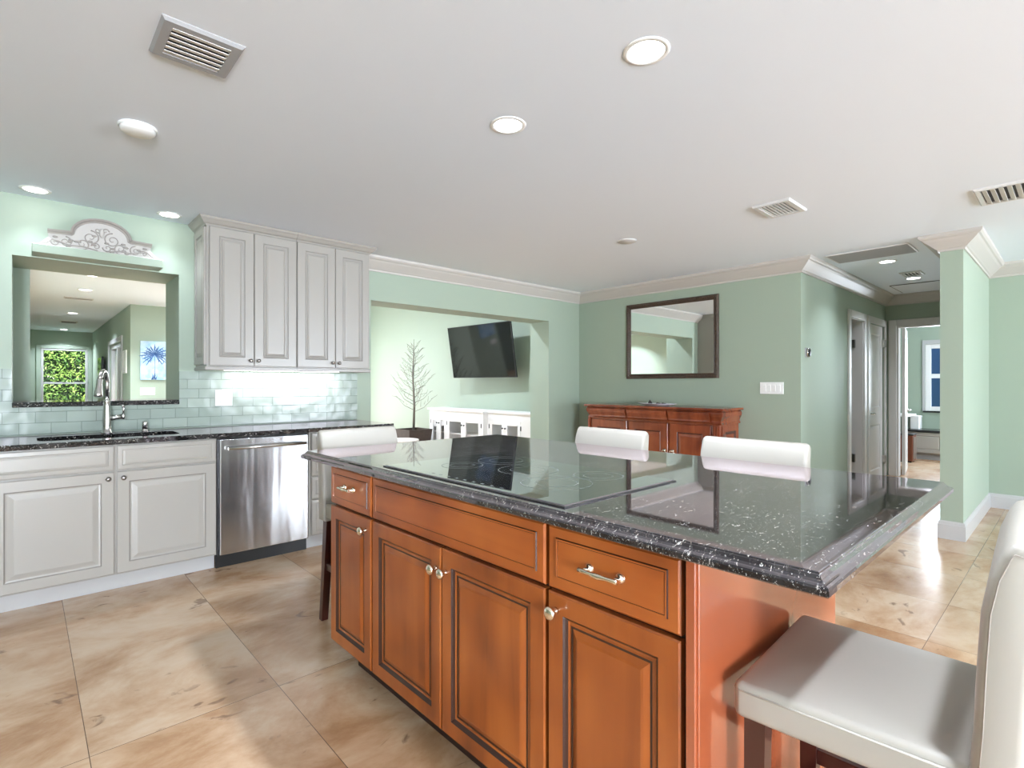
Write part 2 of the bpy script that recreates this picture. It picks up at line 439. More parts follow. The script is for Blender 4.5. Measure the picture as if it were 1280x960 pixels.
def sweep(bm, prof, path, closed=False):
    """profile (out, z) carried along a plan path, 'out' to the right-hand side, mitred"""
    P = [Vector((p[0], p[1])) for p in path]; n = len(P); rows = []
    for i in range(n):
        a = P[(i - 1) % n] if (closed or i > 0) else None
        b = P[(i + 1) % n] if (closed or i < n - 1) else None
        d1 = (P[i] - a).normalized() if a is not None else None
        d2 = (b - P[i]).normalized() if b is not None else None
        r1 = Vector((d1.y, -d1.x)) if d1 else None; r2 = Vector((d2.y, -d2.x)) if d2 else None
        if r1 and r2:
            m = (r1 + r2).normalized(); m = m / max(.2, m.dot(r1))
        else: m = r1 or r2
        rows.append([bm.verts.new((P[i].x + m.x * o, P[i].y + m.y * o, z)) for o, z in prof])
    k = len(prof)
    for i in range(n if closed else n - 1):
        a, b = rows[i], rows[(i + 1) % n]
        for j in range(k - 1):
            bm.faces.new((a[j], a[j + 1], b[j + 1], b[j]))
        bm.faces.new((a[k - 1], a[0], b[0], b[k - 1]))
    if not closed:
        bm.faces.new(rows[0]); bm.faces.new(rows[-1][::-1])


def prism(bm, pts, o, u, v, n, t, mi=0):
    o = Vector(o); u = Vector(u); v = Vector(v); n = Vector(n)
    a = [bm.verts.new(o + u * x + v * y) for x, y in pts]; b = [bm.verts.new(o + u * x + v * y + n * t) for x, y in pts]
    bm.faces.new(a[::-1]).material_index = mi; bm.faces.new(b).material_index = mi
    for i in range(len(pts)):
        j = (i + 1) % len(pts); bm.faces.new((a[i], a[j], b[j], b[i])).material_index = mi


def smooth(bm, ang=35):
    for f in bm.faces: f.smooth = True
    for e in bm.edges:
        if len(e.link_faces) == 2: e.smooth = e.calc_face_angle(0) < math.radians(ang)
        else: e.smooth = False


def link(name, bm, mats, parent=None, org=None, sm=None):
    if org is None: org = ORG.get(parent.name, Z0) if parent else Z0
    if org.length: bmesh.ops.translate(bm, verts=bm.verts, vec=-org)
    bmesh.ops.recalc_face_normals(bm, faces=bm.faces)
    if sm: smooth(bm, sm)
    me = bpy.data.meshes.new(name); bm.to_mesh(me); bm.free()
    for mt in (mats if isinstance(mats, (list, tuple)) else [mats]): me.materials.append(mt)
    o = bpy.data.objects.new(name, me); COL.objects.link(o)
    if parent:
        o.parent = parent; ORG[o.name] = org
    return o


def part(name, bm, mats, parent, label=None, sm=None):
    o = link(name, bm, mats, parent, sm=sm)
    if label: o['label'] = label
    return o


def thing(name, label, cat, loc=(0, 0, 0), group=None, local=False, rz=0):
    o = bpy.data.objects.new(name, None); COL.objects.link(o); o.location = loc; o.rotation_euler = (0, 0, rz)
    o.empty_display_size = .05
    o['label'] = label; o['category'] = cat
    if group: o['group'] = group
    ORG[o.name] = Z0 if local else Vector(loc)
    return o


def single(name, bm, mats, label, cat, loc=(0, 0, 0), group=None, sm=None):
    o = link(name, bm, mats, None, Vector(loc), sm=sm); o.location = loc
    o['label'] = label; o['category'] = cat
    if group: o['group'] = group
    ORG[o.name] = Vector(loc)
    return o


def struct(name, bm, mats, parent=None, sm=None):
    o = link(name, bm, mats, parent, sm=sm)
    if not parent: o['kind'] = 'structure'
    return o


def dup(root, loc, rz, label, group=None):
    r = root.copy(); COL.objects.link(r); r.location = loc; r.rotation_euler = (0, 0, rz); r['label'] = label
    if group: r['group'] = group
    for ch in list(root.children):
        c = ch.copy(); COL.objects.link(c); c.parent = r
        for g in list(ch.children):
            d = g.copy(); COL.objects.link(d); d.parent = c
    return r


def wall_cut(bm, ax, c0, c1, a0, a1, z0, z1, holes):
    """wall of boxes: ax 'x' runs along x (thickness c0..c1 in y); holes (a0,a1,z0,z1)"""
    cuts = sorted({a0, a1, *[v for h in holes for v in h[:2]]})
    for s, e in zip(cuts, cuts[1:]):
        hs = sorted([h for h in holes if h[0] <= s + 1e-6 and h[1] >= e - 1e-6], key=lambda h: h[2])
        z = z0; spans = []
        for h in hs:
            if h[2] > z: spans.append((z, h[2]))
            z = h[3]
        if z < z1: spans.append((z, z1))
        for p, q in spans:
            if ax == 'x': box(bm, s, e, c0, c1, p, q)
            else: box(bm, c0, c1, s, e, p, q)


# ------------------------------------------------------------------ setting
H = 2.45
YK, XM, YH, XE = 4.57, 5.467, 1.82, 8.7          # kitchen wall, mirror wall, hall wall, hall end
bm = nb(); box(bm, -2.7, 11.6, -6.6, 15.9, -.12, 0); struct('floor', bm, M['floor'])
bm = nb(); box(bm, -2.7, 11.6, -6.6, YK + .33, H, H + .15); box(bm, -2.7, 2.3, YK + .33, 11.14, H, H + .15); box(bm, XM + .12, 11.6, YK + .33, 11.14, H, H + .15); box(bm, -.12, 1.3, 11.14, 15.9, H, H + .15); struct('ceiling', bm, M['ceil'])
HL = 3.25                                        # the living room ceiling is higher
bm = nb(); box(bm, 2.2, XM + .12, YK + .2, 11.14, HL, HL + .12); struct('ceiling_living', bm, M['ceil'])
bm = nb(); box(bm, 2.2, 2.3, YK + .33, 11.12, H, HL); box(bm, 2.3, XM, YK + .21, YK + .33, H + .15, HL); struct('wall_living_upper', bm, M['wall'])
bm = nb(); box(bm, -30, 40, -30, 50, -.3, -.14); struct('ground', bm, M['grass'])

bm = nb(); wall_cut(bm, 'x', YK, YK + .5, -2.7, 2.41, 0, H, [(-.057, .847, 1.10, 2.065)]); struct('wall_kitchen', bm, M['wall'])
bm = nb(); wall_cut(bm, 'x', YK, YK + .33, 2.41, XM, 0, H, [(2.41, 4.871, 0, 2.046)]); struct('wall_living_opening', bm, M['wall'])
bm = nb(); box(bm, XM, XM + .12, YH, YK + .33, 0, H); box(bm, XM, XM + .12, YK + .33, 11.12, 0, HL); struct('wall_mirror', bm, M['wall'])
bm = nb(); wall_cut(bm, 'x', YH, YH + .12, XM + .12, XE + .12, 0, H, [(7.04, 7.60, 0, 2.03), (7.86, 8.61, 0, 2.03)]); struct('wall_hall', bm, M['wall'])
bm = nb(); wall_cut(bm, 'y', XE, XE + .12, -1.6, YH, 0, H, [(.90, 1.69, 0, 2.03)]); struct('wall_hall_end', bm, M['wall'])
bm = nb(); box(bm, XM, XE, .628, .773, 0, H); struct('wall_pillar', bm, M['wall'])
bm = nb(); box(bm, 7.2, 7.32, -6.5, .628, 0, H); struct('wall_right', bm, M['wall'])
bm = nb(); wall_cut(bm, 'x', -6.6, -6.5, -2.7, 7.32, 0, H, [(-2.5, -.9, .05, 2.3), (4.0, 7.0, .05, 2.3)]); struct('wall_rear', bm, M['wall'])
bm = nb(); wall_cut(bm, 'y', -2.7, -2.6, -6.5, YK, 0, H, [(-5.9, -2.5, .4, 2.3)]); struct('wall_left', bm, M['wall'])
# living room and passage beyond
bm = nb(); box(bm, -.12, .03, YK + .5, 15.8, 0, H); struct('wall_passage_left', bm, M['wall'])
bm = nb(); wall_cut(bm, 'y', 1.17, 1.29, 9.7, 15.8, 0, H, [(10.62, 12.33, 0, 1.96)]); struct('wall_passage_right', bm, M['wall'])
bm = nb(); box(bm, 1.29, 2.12, 9.7, 9.82, 0, H); box(bm, 2.0, 2.12, 9.82, 11.0, 0, H); struct('wall_painting', bm, M['wall'])
bm = nb(); wall_cut(bm, 'x', 11.0, 11.12, 2.0, XM, 0, HL, [(2.4, 5.05, .08, 2.3)]); struct('wall_living_far', bm, M['wall'])
bm = nb(); wall_cut(bm, 'x', 15.7, 15.82, .03, 1.17, 0, H, [(.27, 1.085, .84, 2.05)]); struct('wall_passage_far', bm, M['wall'])
# closet behind the hall doors, room past the hall
bm = nb(); box(bm, 5.6, 8.82, 3.6, 3.7, 0, H); box(bm, 8.72, 8.82, YH + .12, 3.6, 0, H); struct('wall_closet', bm, M['wall'])
bm = nb(); wall_cut(bm, 'y', 11.35, 11.47, -1.6, 4.0, 0, H, [(.93, 1.80, .79, 1.93)]); struct('wall_back_room_far', bm, M['wall'])
bm = nb(); box(bm, 8.82, 11.47, 3.9, 4.0, 0, H); struct('wall_back_room_left', bm, M['wall'])
bm = nb(); wall_cut(bm, 'x', -1.7, -1.6, XE, 11.47, 0, H, [(8.9, 10.5, .6, 2.2)]); struct('wall_back_room_right', bm, M['wall'])

# crown moulding and baseboards
CROWN = [(0, 2.322), (.012, 2.322), (.016, 2.338), (.026, 2.344), (.034, 2.352), (.060, 2.374), (.088, 2.398), (.100, 2.412), (.112, 2.418), (.124, 2.432), (.128, H), (0, H)]
bm = nb(); sweep(bm, CROWN, [(2.225, YK), (XM, YK), (XM, YH), (XE, YH), (XE, .773), (XM, .773), (XM, .628), (7.2, .628), (7.2, -6.5)])
struct('trim_1', bm, M['trim'])
BASE = [(0, 0), (.016, 0), (.016, .115), (.012, .122), (.011, .132), (.006, .142), (0, .145)]
for k, pth in enumerate(([(4.871, YK + .33), (4.871, YK), (XM, YK), (XM, 4.10)], [(XE, .773), (XM, .773), (XM, .628), (7.2, .628), (7.2, -6.5)], [(5.467, 11.0), (5.467, YK + .33)], [(XM, 2.36), (XM, YH), (6.95, YH)], [(11.35, 1.5), (11.35, -1.6)])):
    bm = nb(); sweep(bm, BASE, pth); struct('baseboard_' + ('mirror_wall', 'pillar', 'living', 'hall', 'back_room')[k], bm, M['base'])


def casing(bm, a0, a1, top, w, t, fn):
    """door casing: fn(a,z) boxes"""
    fn(bm, a0 - w, a0, 0, top + w, t); fn(bm, a1, a1 + w, 0, top + w, t); fn(bm, a0, a1, top, top + w, t)


def csx(bm, a, b, z0, z1, t): box(bm, a, b, YH - t, YH, z0, z1, .004)
def csy(bm, a, b, z0, z1, t): box(bm, XE - t, XE, a, b, z0, z1, .004)


bm = nb(); casing(bm, 7.04, 7.60, 2.03, .085, .022, csx); box(bm, 7.585, 7.60, YH, YH + .12, 0, 2.03); box(bm, 7.04, 7.055, YH, YH + .12, 0, 2.03); box(bm, 7.055, 7.585, YH, YH + .12, 2.015, 2.03); struct('trim_2', bm, M['door'])
bm = nb(); csx(bm, 7.775, 7.86, 0, 2.115, .022); csx(bm, 8.61, 8.68, 0, 2.115, .022); csx(bm, 7.86, 8.61, 2.03, 2.115, .022); struct('trim_3', bm, M['door'])
bm = nb(); casing(bm, .90, 1.69, 2.03, .09, .022, csy); box(bm, XE, XE + .12, 1.672, 1.69, 0, 2.03); box(bm, XE, XE + .12, .9, 1.672, 2.012, 2.03); struct('trim_4', bm, M['door'])

DR = [(0, 0), (0, .034), (.004, .036), (.11, .036), (.118, .028), (.128, .028), (.16, .035)]


def lever(bmx, x, y, z, ddx, ny):
    lathe(bmx, (x, y, z), (0, ny, 0), [(.0, 0), (.028, 0), (.028, .008), (.012, .014), (.010, .045), (0, .047)], 16)
    tube(bmx, [(x, y + ny * .042, z), (x + ddx * .05, y + ny * .05, z + .004), (x + ddx * .11, y + ny * .046, z - .004)], [.010, .008, .007], 8)


def door_leaf(name, o, u, n, w):
    o = Vector(o); u = Vector(u); v = Vector((0, 0, 1)); n = Vector(n)
    b = nb()
    pts = o
    # slab plus two recessed panels on the face
    for (z0, z1) in ((0, .82), (.82, 2.02)):
        panel(b, pts + v * z0, u, v, n, w, z1 - z0, [(0, 0), (0, .036), (.0, .036), (.115, .036), (.124, .028), (.136, .028), (.165, .034)])
    return struct(name, b, M['door'])


d1 = door_leaf('door_1', (7.545, 2.72, .005), (0, -1, 0), (-1, 0, 0), .76)
bm = nb(); box(bm, 7.55, 7.584, 1.895, 1.94, 1.70, 1.80); box(bm, 7.55, 7.584, 1.895, 1.94, .28, .38); struct('door_hinge', bm, M['nickel'], d1)
d2 = door_leaf('door_2', (7.865, YH + .05, .005), (1, 0, 0), (0, -1, 0), .74)
bm = nb(); lever(bm, 7.94, YH + .014, .87, 1, -1); struct('door_handle', bm, M['nickel'], d2)
for z in (.23, 1.80):
    bm = nb(); box(bm, 8.592, 8.618, YH - .026, YH + .012, z - .05, z + .05); struct('door_hinge', bm, M['nickel'], d2)
d3 = door_leaf('door_3', (8.84, 1.66, .005), (.9903, .1392, 0), (.1392, -.9903, 0), .70)
bm = nb(); lever(bm, 9.47, 1.715, .87, -1, -1); struct('door_handle', bm, M['nickel'], d3)


# windows
def sash(name, ax, c0, c1, a0, a1, z0, z1, mid, w, pane, extra=None, fm='base'):
    b = nb()
    def bx(p, q, r, s, cc0=c0, cc1=c1):
        if ax == 'x': box(b, p, q, cc0, cc1, r, s, .004)
        else: box(b, cc0, cc1, p, q, r, s, .004)
    bx(a0, a0 + w, z0, z1); bx(a1 - w, a1, z0, z1); bx(a0 + w, a1 - w, z0, z0 + w); bx(a0 + w, a1 - w, z1 - w, z1)
    for m_ in mid: bx(a0 + w, a1 - w, m_ - w * .5, m_ + w * .5)
    for m_ in (extra or []): bx(m_ - w * .5, m_ + w * .5, z0 + w, z1 - w)
    o = struct(name, b, M[fm])
    b = nb(); k = (c0 + c1) / 2
    if ax == 'x': box(b, a0 + w, a1 - w, k - .003, k + .003, z0 + w, z1 - w)
    else: box(b, k - .003, k + .003, a0 + w, a1 - w, z0 + w, z1 - w)
    p = link('window_pane', b, M[pane], o)
    return o


sash('window_1', 'x', 15.70, 15.76, .27, 1.085, .84, 2.05, [1.27], .045, 'pane')
sash('window_2', 'y', 11.36, 11.42, .93, 1.80, .79, 1.93, [1.385], .075, 'panet', fm='whitewood')
bm = nb(); box(bm, 11.31, 11.35, .88, 1.83, .765, .79, .003); struct('trim_5', bm, M['dstone'])
sash('window_3', 'x', 11.02, 11.08, 2.4, 5.05, .08, 2.3, [], .06, 'pane', [3.28, 4.16])
sash('window_4', 'x', -6.58, -6.52, 4.0, 7.0, .05, 2.3, [], .06, 'pane', [5.0, 6.0])
sash('window_7', 'x', -6.58, -6.52, -2.5, -.9, .05, 2.3, [], .06, 'pane', [-1.7])  # unseen window, added to let light in on the left
sash('window_5', 'y', -2.68, -2.62, -5.9, -2.5, .4, 2.3, [], .06, 'pane', [-4.2])  # unseen window paired with the added left light
sash('window_6', 'x', -1.68, -1.62, 8.9, 10.5, .6, 2.2, [1.4], .05, 'pane')  # unseen window paired with the added back room light
# glazed door in the right wall of the passage
bm = nb()
for y0, y1 in ((10.62, 10.70), (12.25, 12.33), (11.43, 11.5)): box(bm, 1.19, 1.25, y0, y1, 0, 1.96, .004)
box(bm, 1.19, 1.25, 10.7, 12.25, 1.88, 1.96, .004); box(bm, 1.19, 1.25, 10.7, 12.25, 0, .1, .004)
o = struct('door_4', bm, M['base'])
bm = nb(); box(bm, 1.217, 1.223, 10.7, 12.25, .1, 1.88); link('door_pane', bm, M['pane'], o)
bm = nb()
for p, q, r, s in ((10.54, 10.62, 0, 2.04), (12.33, 12.41, 0, 2.04), (10.62, 12.33, 1.96, 2.04)): box(bm, 1.15, 1.17, p, q, r, s, .004)
struct('trim_6', bm, M['base'])
bm = nb()
for p, q, r, s in ((.19, .27, .76, 2.13), (1.085, 1.165, .76, 2.13), (.27, 1.085, 2.05, 2.13), (.27, 1.085, .76, .84)): box(bm, p, q, 15.68, 15.70, r, s, .004)
struct('trim_7', bm, M['wall'])
# window edge trims of back room window
bm = nb()
for p, q, r, s in ((.86, .93, .79, 2.0), (1.80, 1.845, .79, 2.0), (.93, 1.80, 1.93, 2.0)): box(bm, 11.335, 11.35, p, q, r, s, .004)
struct('trim_8', bm, M['base'])

# glass tile backsplash and passthrough sill
bm = nb(); wall_cut(bm, 'x', YK - .008, YK, -2.4, 2.268, .925, 1.345, [(-.057, .847, 1.10, 1.345)]); struct('trim_9', bm, M['tile'])

# ------------------------------------------------------------------ island
IX0, IX1, IY0, IY1, IZ = .971, 2.226, .28, 2.537, .93
FX = 1.0       # door face
t = thing('kitchen_island', 'cherry wood kitchen island with raised panel doors under a black granite top', 'kitchen island', (1.3, 1.4, 0))
bm = nb()
box(bm, 1.022, 1.62, .56, 2.262, .10, .895)
part('carcass', bm, M['glaze_gap'], t)  # dark colour stands in for shade in the gaps between doors
bm = nb(); box(bm, 1.09, 1.60, .57, 2.18, 0, .10); part('toe_kick', bm, M['toek'], t)
bm = nb(); box(bm, 1.005, 1.88, .525, .556, 0, .895, .002); box(bm, .998, 1.018, .53, .552, 0, .895, .002); part('end_panel', bm, M['endp'], t, 'glossy reddish cherry end panel')
bm = nb(); box(bm, 1.62, 1.88, .558, .60, 0, .895); box(bm, 1.86, 1.88, .60, 2.262, 0, .895); box(bm, 1.62, 1.86, 2.22, 2.262, 0, .895); part('back_panel', bm, M['endp'], t)
ID = [(0, 0), (0, .016), (.004, .020), (.052, .020), (.056, .015), (.062, .010), (.068, .0085), (.072, .010), (.078, .0095), (.092, .016), (.098, .0175)]
IDM = [0, 0, 0, 1, 1, 0, 0, 1, 0, 0, 0]
IW = [(0, 0), (0, .014), (.005, .019), (.028, .019), (.030, .023), (.034, .023), (.0345, .0215), (.036, .0215)]
IWM = [0, 0, 0, 1, 0, 0, 1, 0]


def iface(name, ya, yb, z0, z1, rings, mis, mat):
    b = nb(); panel(b, (1.022, ya, z0), (0, -1, 0), (0, 0, 1), (-1, 0, 0), ya - yb, z1 - z0, rings, mis)
    return part(name, b, [mat, M['glaze_gap']], t)


def iknob(par, y, z):
    b = nb(); lathe(b, (FX + .002, y, z), (-1, 0, 0), [(0, 0), (.009, 0), (.0075, .004), (.006, .010), (.0075, .016), (.0155, .019), (.0175, .024), (.0165, .029), (.010, .033), (0, .0345)], 20)
    part('knob', b, M['pale_nickel'], par, 'champagne nickel knob')


def ipull(par, y0, y1, z):
    b = nb()
    for y in (y0, y1):
        lathe(b, (FX + .003, y, z), (-1, 0, 0), [(0, 0), (.0135, 0), (.0135, .004), (.010, .009), (.0055, .014), (.0055, .026), (0, .028)], 16)
    s = (y1 - y0)
    tube(b, [(FX - .026, y0 - .012 * (1 if s > 0 else -1), z), (FX - .026, y0, z), (FX - .027, y0 + s * .25, z), (FX - .029, y0 + s * .42, z), (FX - .029, y0 + s * .58, z), (FX - .027, y0 + s * .75, z), (FX - .026, y1, z), (FX - .026, y1 + .012 * (1 if s > 0 else -1), z)], [.006, .0058, .0048, .0075, .0075, .0048, .0058, .006], 10)
    part('pull_handle', b, M['pale_nickel'], par, 'champagne nickel bar pull')


ZB, ZS, ZT = .115, .716, .884
p = iface('drawer', 2.270, 1.902, ZS + .006, ZT, IW, IWM, M['cherry_h']); ipull(p, 2.125, 2.045, .81)
p = iface('door', 2.270, 1.902, ZB, ZS - .004, ID, IDM, M['cherry']); iknob(p, 1.945, .665)
iface('drawer_front', 1.890, .956, ZS + .006, ZT, IW, IWM, M['cherry_h'])
p = iface('door', 1.890, 1.427, ZB, ZS - .004, ID, IDM, M['cherry']); iknob(p, 1.452, .640)
p = iface('door', 1.421, .956, ZB, ZS - .004, ID, IDM, M['cherry']); iknob(p, 1.396, .640)
p = iface('drawer', .944, .566, ZS + .006, ZT, IW, IWM, M['cherry_h']); ipull(p, .805, .715, .805)
p = iface('door', .944, .566, ZB, ZS - .004, ID, IDM, M['cherry']); iknob(p, .915, .668)

bm = nb()
slab(bm, IX0, IX1, IY0, IY1, [(.012, .895), (.002, .895), (0, .898), (0, .908), (.002, .912), (.006, .914), (.010, .9155), (.015, .919), (.019, .925), (.021, .9265), (.022, .929), (.024, .93)])
single('granite_countertop', bm, M['granite'], 'black granite island countertop with stepped ogee edge', 'countertop', (1.6, 1.4, .895))

# cooktop on the island
t = thing('cooktop', 'black glass electric cooktop set into the granite of the island', 'cooktop', (1.29, 1.37, IZ))
bm = nb(); slab(bm, 1.024, 1.565, .905, 1.828, [(0, IZ), (0, IZ + .004), (.003, IZ + .0065)]); part('glass_top', bm, M['ctop'], t)
bm = nb(); box(bm, 1.019, 1.570, .900, 1.833, IZ, IZ + .0032); part('trim_band', bm, M['black'], t, 'thin black metal edge')


def ring(b, x, y, r, w=.0022, z=IZ + .0068, seg=48):
    a = [(b.verts.new((x + math.cos(2 * PI * i / seg) * r, y + math.sin(2 * PI * i / seg) * r, z)), b.verts.new((x + math.cos(2 * PI * i / seg) * (r - w), y + math.sin(2 * PI * i / seg) * (r - w), z))) for i in range(seg)]
    for i in range(seg):
        p, q = a[i], a[(i + 1) % seg]; b.faces.new((p[0], q[0], q[1], p[1]))


for x, y, r in ((1.24, 1.13, .115), (1.44, 1.12, .085), (1.45, 1.60, .115), (1.24, 1.62, .08), (1.35, 1.37, .11)):
    bm = nb(); ring(bm, x, y, r); ring(bm, x, y, r * .6); part('burner_ring', bm, M['ring'], t)
bm = nb()
bm.free()
for k in range(9):
    y = 1.18 + k * .045
    bm = nb(); box(bm, 1.052, 1.060, y, y + .012, IZ + .0062, IZ + .0068); part('control_mark', bm, M['ring'], t)

# ------------------------------------------------------------------ wall run of cabinets
YF = 3.93


def knob_small(par, x, y, z, mat='pewter', r=.014):
    b = nb(); k = r / .014
    lathe(b, (x, y, z), (0, -1, 0), [(0, 0), (.008 * k, 0), (.0055 * k, .005), (.0055 * k, .012), (r, .016), (r, .021), (.008 * k, .026), (0, .027)], 16)
    part('knob', b, M[mat], par, 'small nickel knob')


WD = [(0, 0), (0, .016), (.005, .020), (.060, .020), (.066, .0145), (.074, .0135), (.080, .0145), (.100, .019), (.104, .0195)]
WDM = [0, 0, 0, 1, 0, 0, 0, 0, 0]
WW = [(0, 0), (0, .015), (.006, .019), (.026, .020), (.030, .016), (.042, .019)]
WWM = [0, 0, 0, 0, 0, 0]


def kface(par, name, xa, xb, z0, z1, rings, mis, mat='cab', y=YF + .02):
    b = nb(); panel(b, (xa, y, z0), (1, 0, 0), (0, 0, 1), (0, -1, 0), xb - xa, z1 - z0, rings, mis)
    return part(name, b, [M[mat], M['groove']], par)


def base_cab(label, x0, x1, splits, group=None, knobs=(1, -1)):
    t = thing('base_cabinet', label, 'cabinet', ((x0 + x1) / 2, 4.2, 0), group)
    b = nb()
    box(b, x0, x0 + .018, YF + .021, YK - .012, .10, .886); box(b, x1 - .018, x1, YF + .021, YK - .012, .10, .886)
    box(b, x0 + .018, x1 - .018, YF + .021, YF + .04, .10, .68); box(b, x0 + .018, x1 - .018, YF + .04, YK - .012, .10, .12); box(b, x0 + .018, x1 - .018, YK - .03, YK - .012, .12, .886)
    box(b, x0 + .018, x1 - .018, YF + .021, YF + .04, .68, .886)
    part('carcass', b, M['cab'], t)
    b = nb(); box(b, x0, x1, YF + .075, YF + .09, 0, .10); part('toe_kick', b, M['base'], t)
    return t


g = 'white base cabinets'
t = base_cab('white two-door base cabinet below the faucet and sink, left of the dishwasher', -.15, .948, None)
kface(t, 'drawer_front', -.142, .396, .732, .880, WW, WWM); kface(t, 'drawer_front', .408, .942, .732, .880, WW, WWM)
p = kface(t, 'door', -.142, .396, .110, .722, WD, WDM); knob_small(p, .366, YF, .685)
p = kface(t, 'door', .408, .942, .110, .722, WD, WDM); knob_small(p, .440, YF, .685)
t = base_cab('white base cabinet at the far left end of the counter, mostly outside the picture', -1.25, -.155, None)
for xa, xb in ((-1.245, -.705), (-.695, -.160)):
    kface(t, 'drawer_front', xa, xb, .732, .880, WW, WWM); p = kface(t, 'door', xa, xb, .110, .722, WD, WDM); knob_small(p, xb - .04 if xa < -1 else xa + .04, YF, .685)
t = base_cab('narrow white cabinet of stacked drawers just right of the dishwasher', 1.572, 2.235, None)
for z0, z1 in ((.735, .880), (.554, .727), (.382, .546), (.110, .374)):
    p = kface(t, 'drawer', 1.588, 2.228, z0, z1, WW, WWM); knob_small(p, 1.91, YF, (z0 + z1) / 2)

# dishwasher
t = thing('dishwasher', 'stainless steel dishwasher between the white base cabinets', 'dishwasher', (1.26, 4.2, 0))
bm = nb(); box(bm, .956, 1.564, YF + .03, YK - .03, .09, .880); part('tub', bm, M['black'], t)
bm = nb(); box(bm, .964, 1.560, YF - .005, YF + .028, .095, .876, .006, 2); part('door', bm, M['steel'], t, 'brushed stainless steel door')
bm = nb(); tube(bm, [(1.005, YF - .045, .815), (1.53, YF - .045, .815)], .011, 12)
for x in (1.03, 1.505): lathe(bm, (x, YF - .006, .815), (0, -1, 0), [(.009, 0), (.008, .035)], 12)
part('handle', bm, M['nickel'], t)
bm = nb(); box(bm, .952, 1.566, YF + .05, YF + .065, 0, .093); part('toe_panel', bm, M['black'], t, 'black toe panel')

# counter with sink cut-out
cz0, cz1 = .889, .92
CY0 = 3.905
bm = nb(); X0c, X1c = -1.3, 2.27; sx0, sx1, sy0, sy1 = .055, .765, 4.05, 4.36
outer = [(X0c, CY0), (X1c, CY0), (X1c, YK - .009), (X0c, YK - .009)]
inner = []
for (cxx, cyy, a0) in ((sx0 + .06, sy0 + .06, PI), (sx1 - .06, sy0 + .06, 1.5 * PI), (sx1 - .06, sy1 - .06, 0), (sx0 + .06, sy1 - .06, .5 * PI)):
    for k in range(6): inner.append((cxx + .06 * math.cos(a0 + k * PI / 10), cyy + .06 * math.sin(a0 + k * PI / 10)))
vt = {}
for z in (cz0, cz1):
    o_ = [bm.verts.new((x, y, z)) for x, y in outer]; i_ = [bm.verts.new((x, y, z)) for x, y in inner]
    es = [bm.edges.new((o_[k], o_[(k + 1) % 4])) for k in range(4)] + [bm.edges.new((i_[k], i_[(k + 1) % 24])) for k in range(24)]
    bmesh.ops.triangle_fill(bm, use_beauty=True, edges=es)
    vt[z] = (o_, i_)
for w in (0, 1):
    a, b = vt[cz0][w], vt[cz1][w]; n = len(a)
    for k in range(n): bm.faces.new((a[k], a[(k + 1) % n], b[(k + 1) % n], b[k]))
single('granite_countertop', bm, M['granite'], 'black granite counter along the tiled wall holding the sink', 'countertop', (.5, 4.2, cz0))
# sink bowl under the counter
bm = nb()
rows = []
for ins, z in ((-.012, cz0 - .001), (-.004, cz0 - .001), (-.004, .76), (.02, .73)):
    rows.append([bm.verts.new((min(max(x, sx0 - 1), sx1 + 1) + (ins if x < .41 else -ins), y + (ins if y < 4.2 else -ins), z)) for x, y in inner])
for a, b in zip(rows, rows[1:]):
    for k in range(24): bm.faces.new((a[k], a[(k + 1) % 24], b[(k + 1) % 24], b[k]))
bm.faces.new(rows[-1])
t = single('sink', bm, M['sinkm'], 'black undermount sink cut into the granite counter below the faucet', 'sink', (.41, 4.2, .73))
bm = nb(); lathe(bm, (.41, 4.2, .731), (0, 0, 1), [(0, 0), (.04, 0), (.042, .003), (.03, .004), (0, .003)], 20); part('drain', bm, M['nickel'], t)

# faucet
fx, fy = .408, 4.45
t = thing('faucet', 'brushed nickel gooseneck kitchen faucet behind the black sink', 'faucet', (fx, fy, cz1))
bm = nb(); lathe(bm, (fx, fy, cz1), (0, 0, 1), [(0, 0), (.033, 0), (.033, .006), (.027, .012), (.0255, .045), (.026, .08), (.0235, .13), (.0195, .175), (.020, .200), (.0235, .214), (.0235, .220), (.018, .224), (.0175, .232), (0, .232)], 24); part('body', bm, M['faucet'], t)
bm = nb()
pts = [(fx, fy, cz1 + .225), (fx, fy, cz1 + .33)]
for k in range(1, 12):
    a = PI * k / 12 * .97
    pts.append((fx - .0 - .026 * (1 - math.cos(a)), fy - .075 * (1 - math.cos(a)), cz1 + .33 + .085 * math.sin(a)))
tube(bm, pts, .0135, 14); part('spout', bm, M['faucet'], t)
bm = nb(); e = Vector(pts[-1]); d = Vector((-.09, -.16, -1)).normalized()
lathe(bm, e, d, [(.0145, -.004), (.0155, 0), (.0155, .03), (.017, .05), (.023, .095), (.024, .112), (.020, .114), (0, .110)], 18); part('spray_head', bm, M['faucet'], t)
bm = nb(); tube(bm, [(fx + .014, fy, cz1 + .095), (fx + .04, fy - .003, cz1 + .103), (fx + .085, fy - .006, cz1 + .107)], [.018, .0155, .0165], 14)
lathe(bm, (fx + .085, fy - .006, cz1 + .107), (1, -.05, 0), [(.0185, -.008), (.0185, .008), (.012, .012), (0, .012)], 14); part('valve', bm, M['faucet'], t)
bm = nb(); tube(bm, [(fx + .088, fy - .008, cz1 + .118), (fx + .09, fy - .012, cz1 + .150), (fx + .086, fy - .02, cz1 + .175)], [.007, .006, .008], 10)
lathe(bm, (fx + .086, fy - .02, cz1 + .172), (-.05, -.2, 1), [(.008, 0), (.0105, .008), (.007, .016), (0, .018)], 12); part('lever', bm, M['faucet'], t)
t = thing('air_gap', 'small cylindrical nickel air gap standing right of the faucet', 'air gap cap', (.622, 4.47, cz1))
bm = nb(); lathe(bm, (.622, 4.47, cz1), (0, 0, 1), [(0, 0), (.021, 0), (.021, .004), (.0175, .008), (.0175, .012)], 18); part('collar', bm, M['faucet'], t)
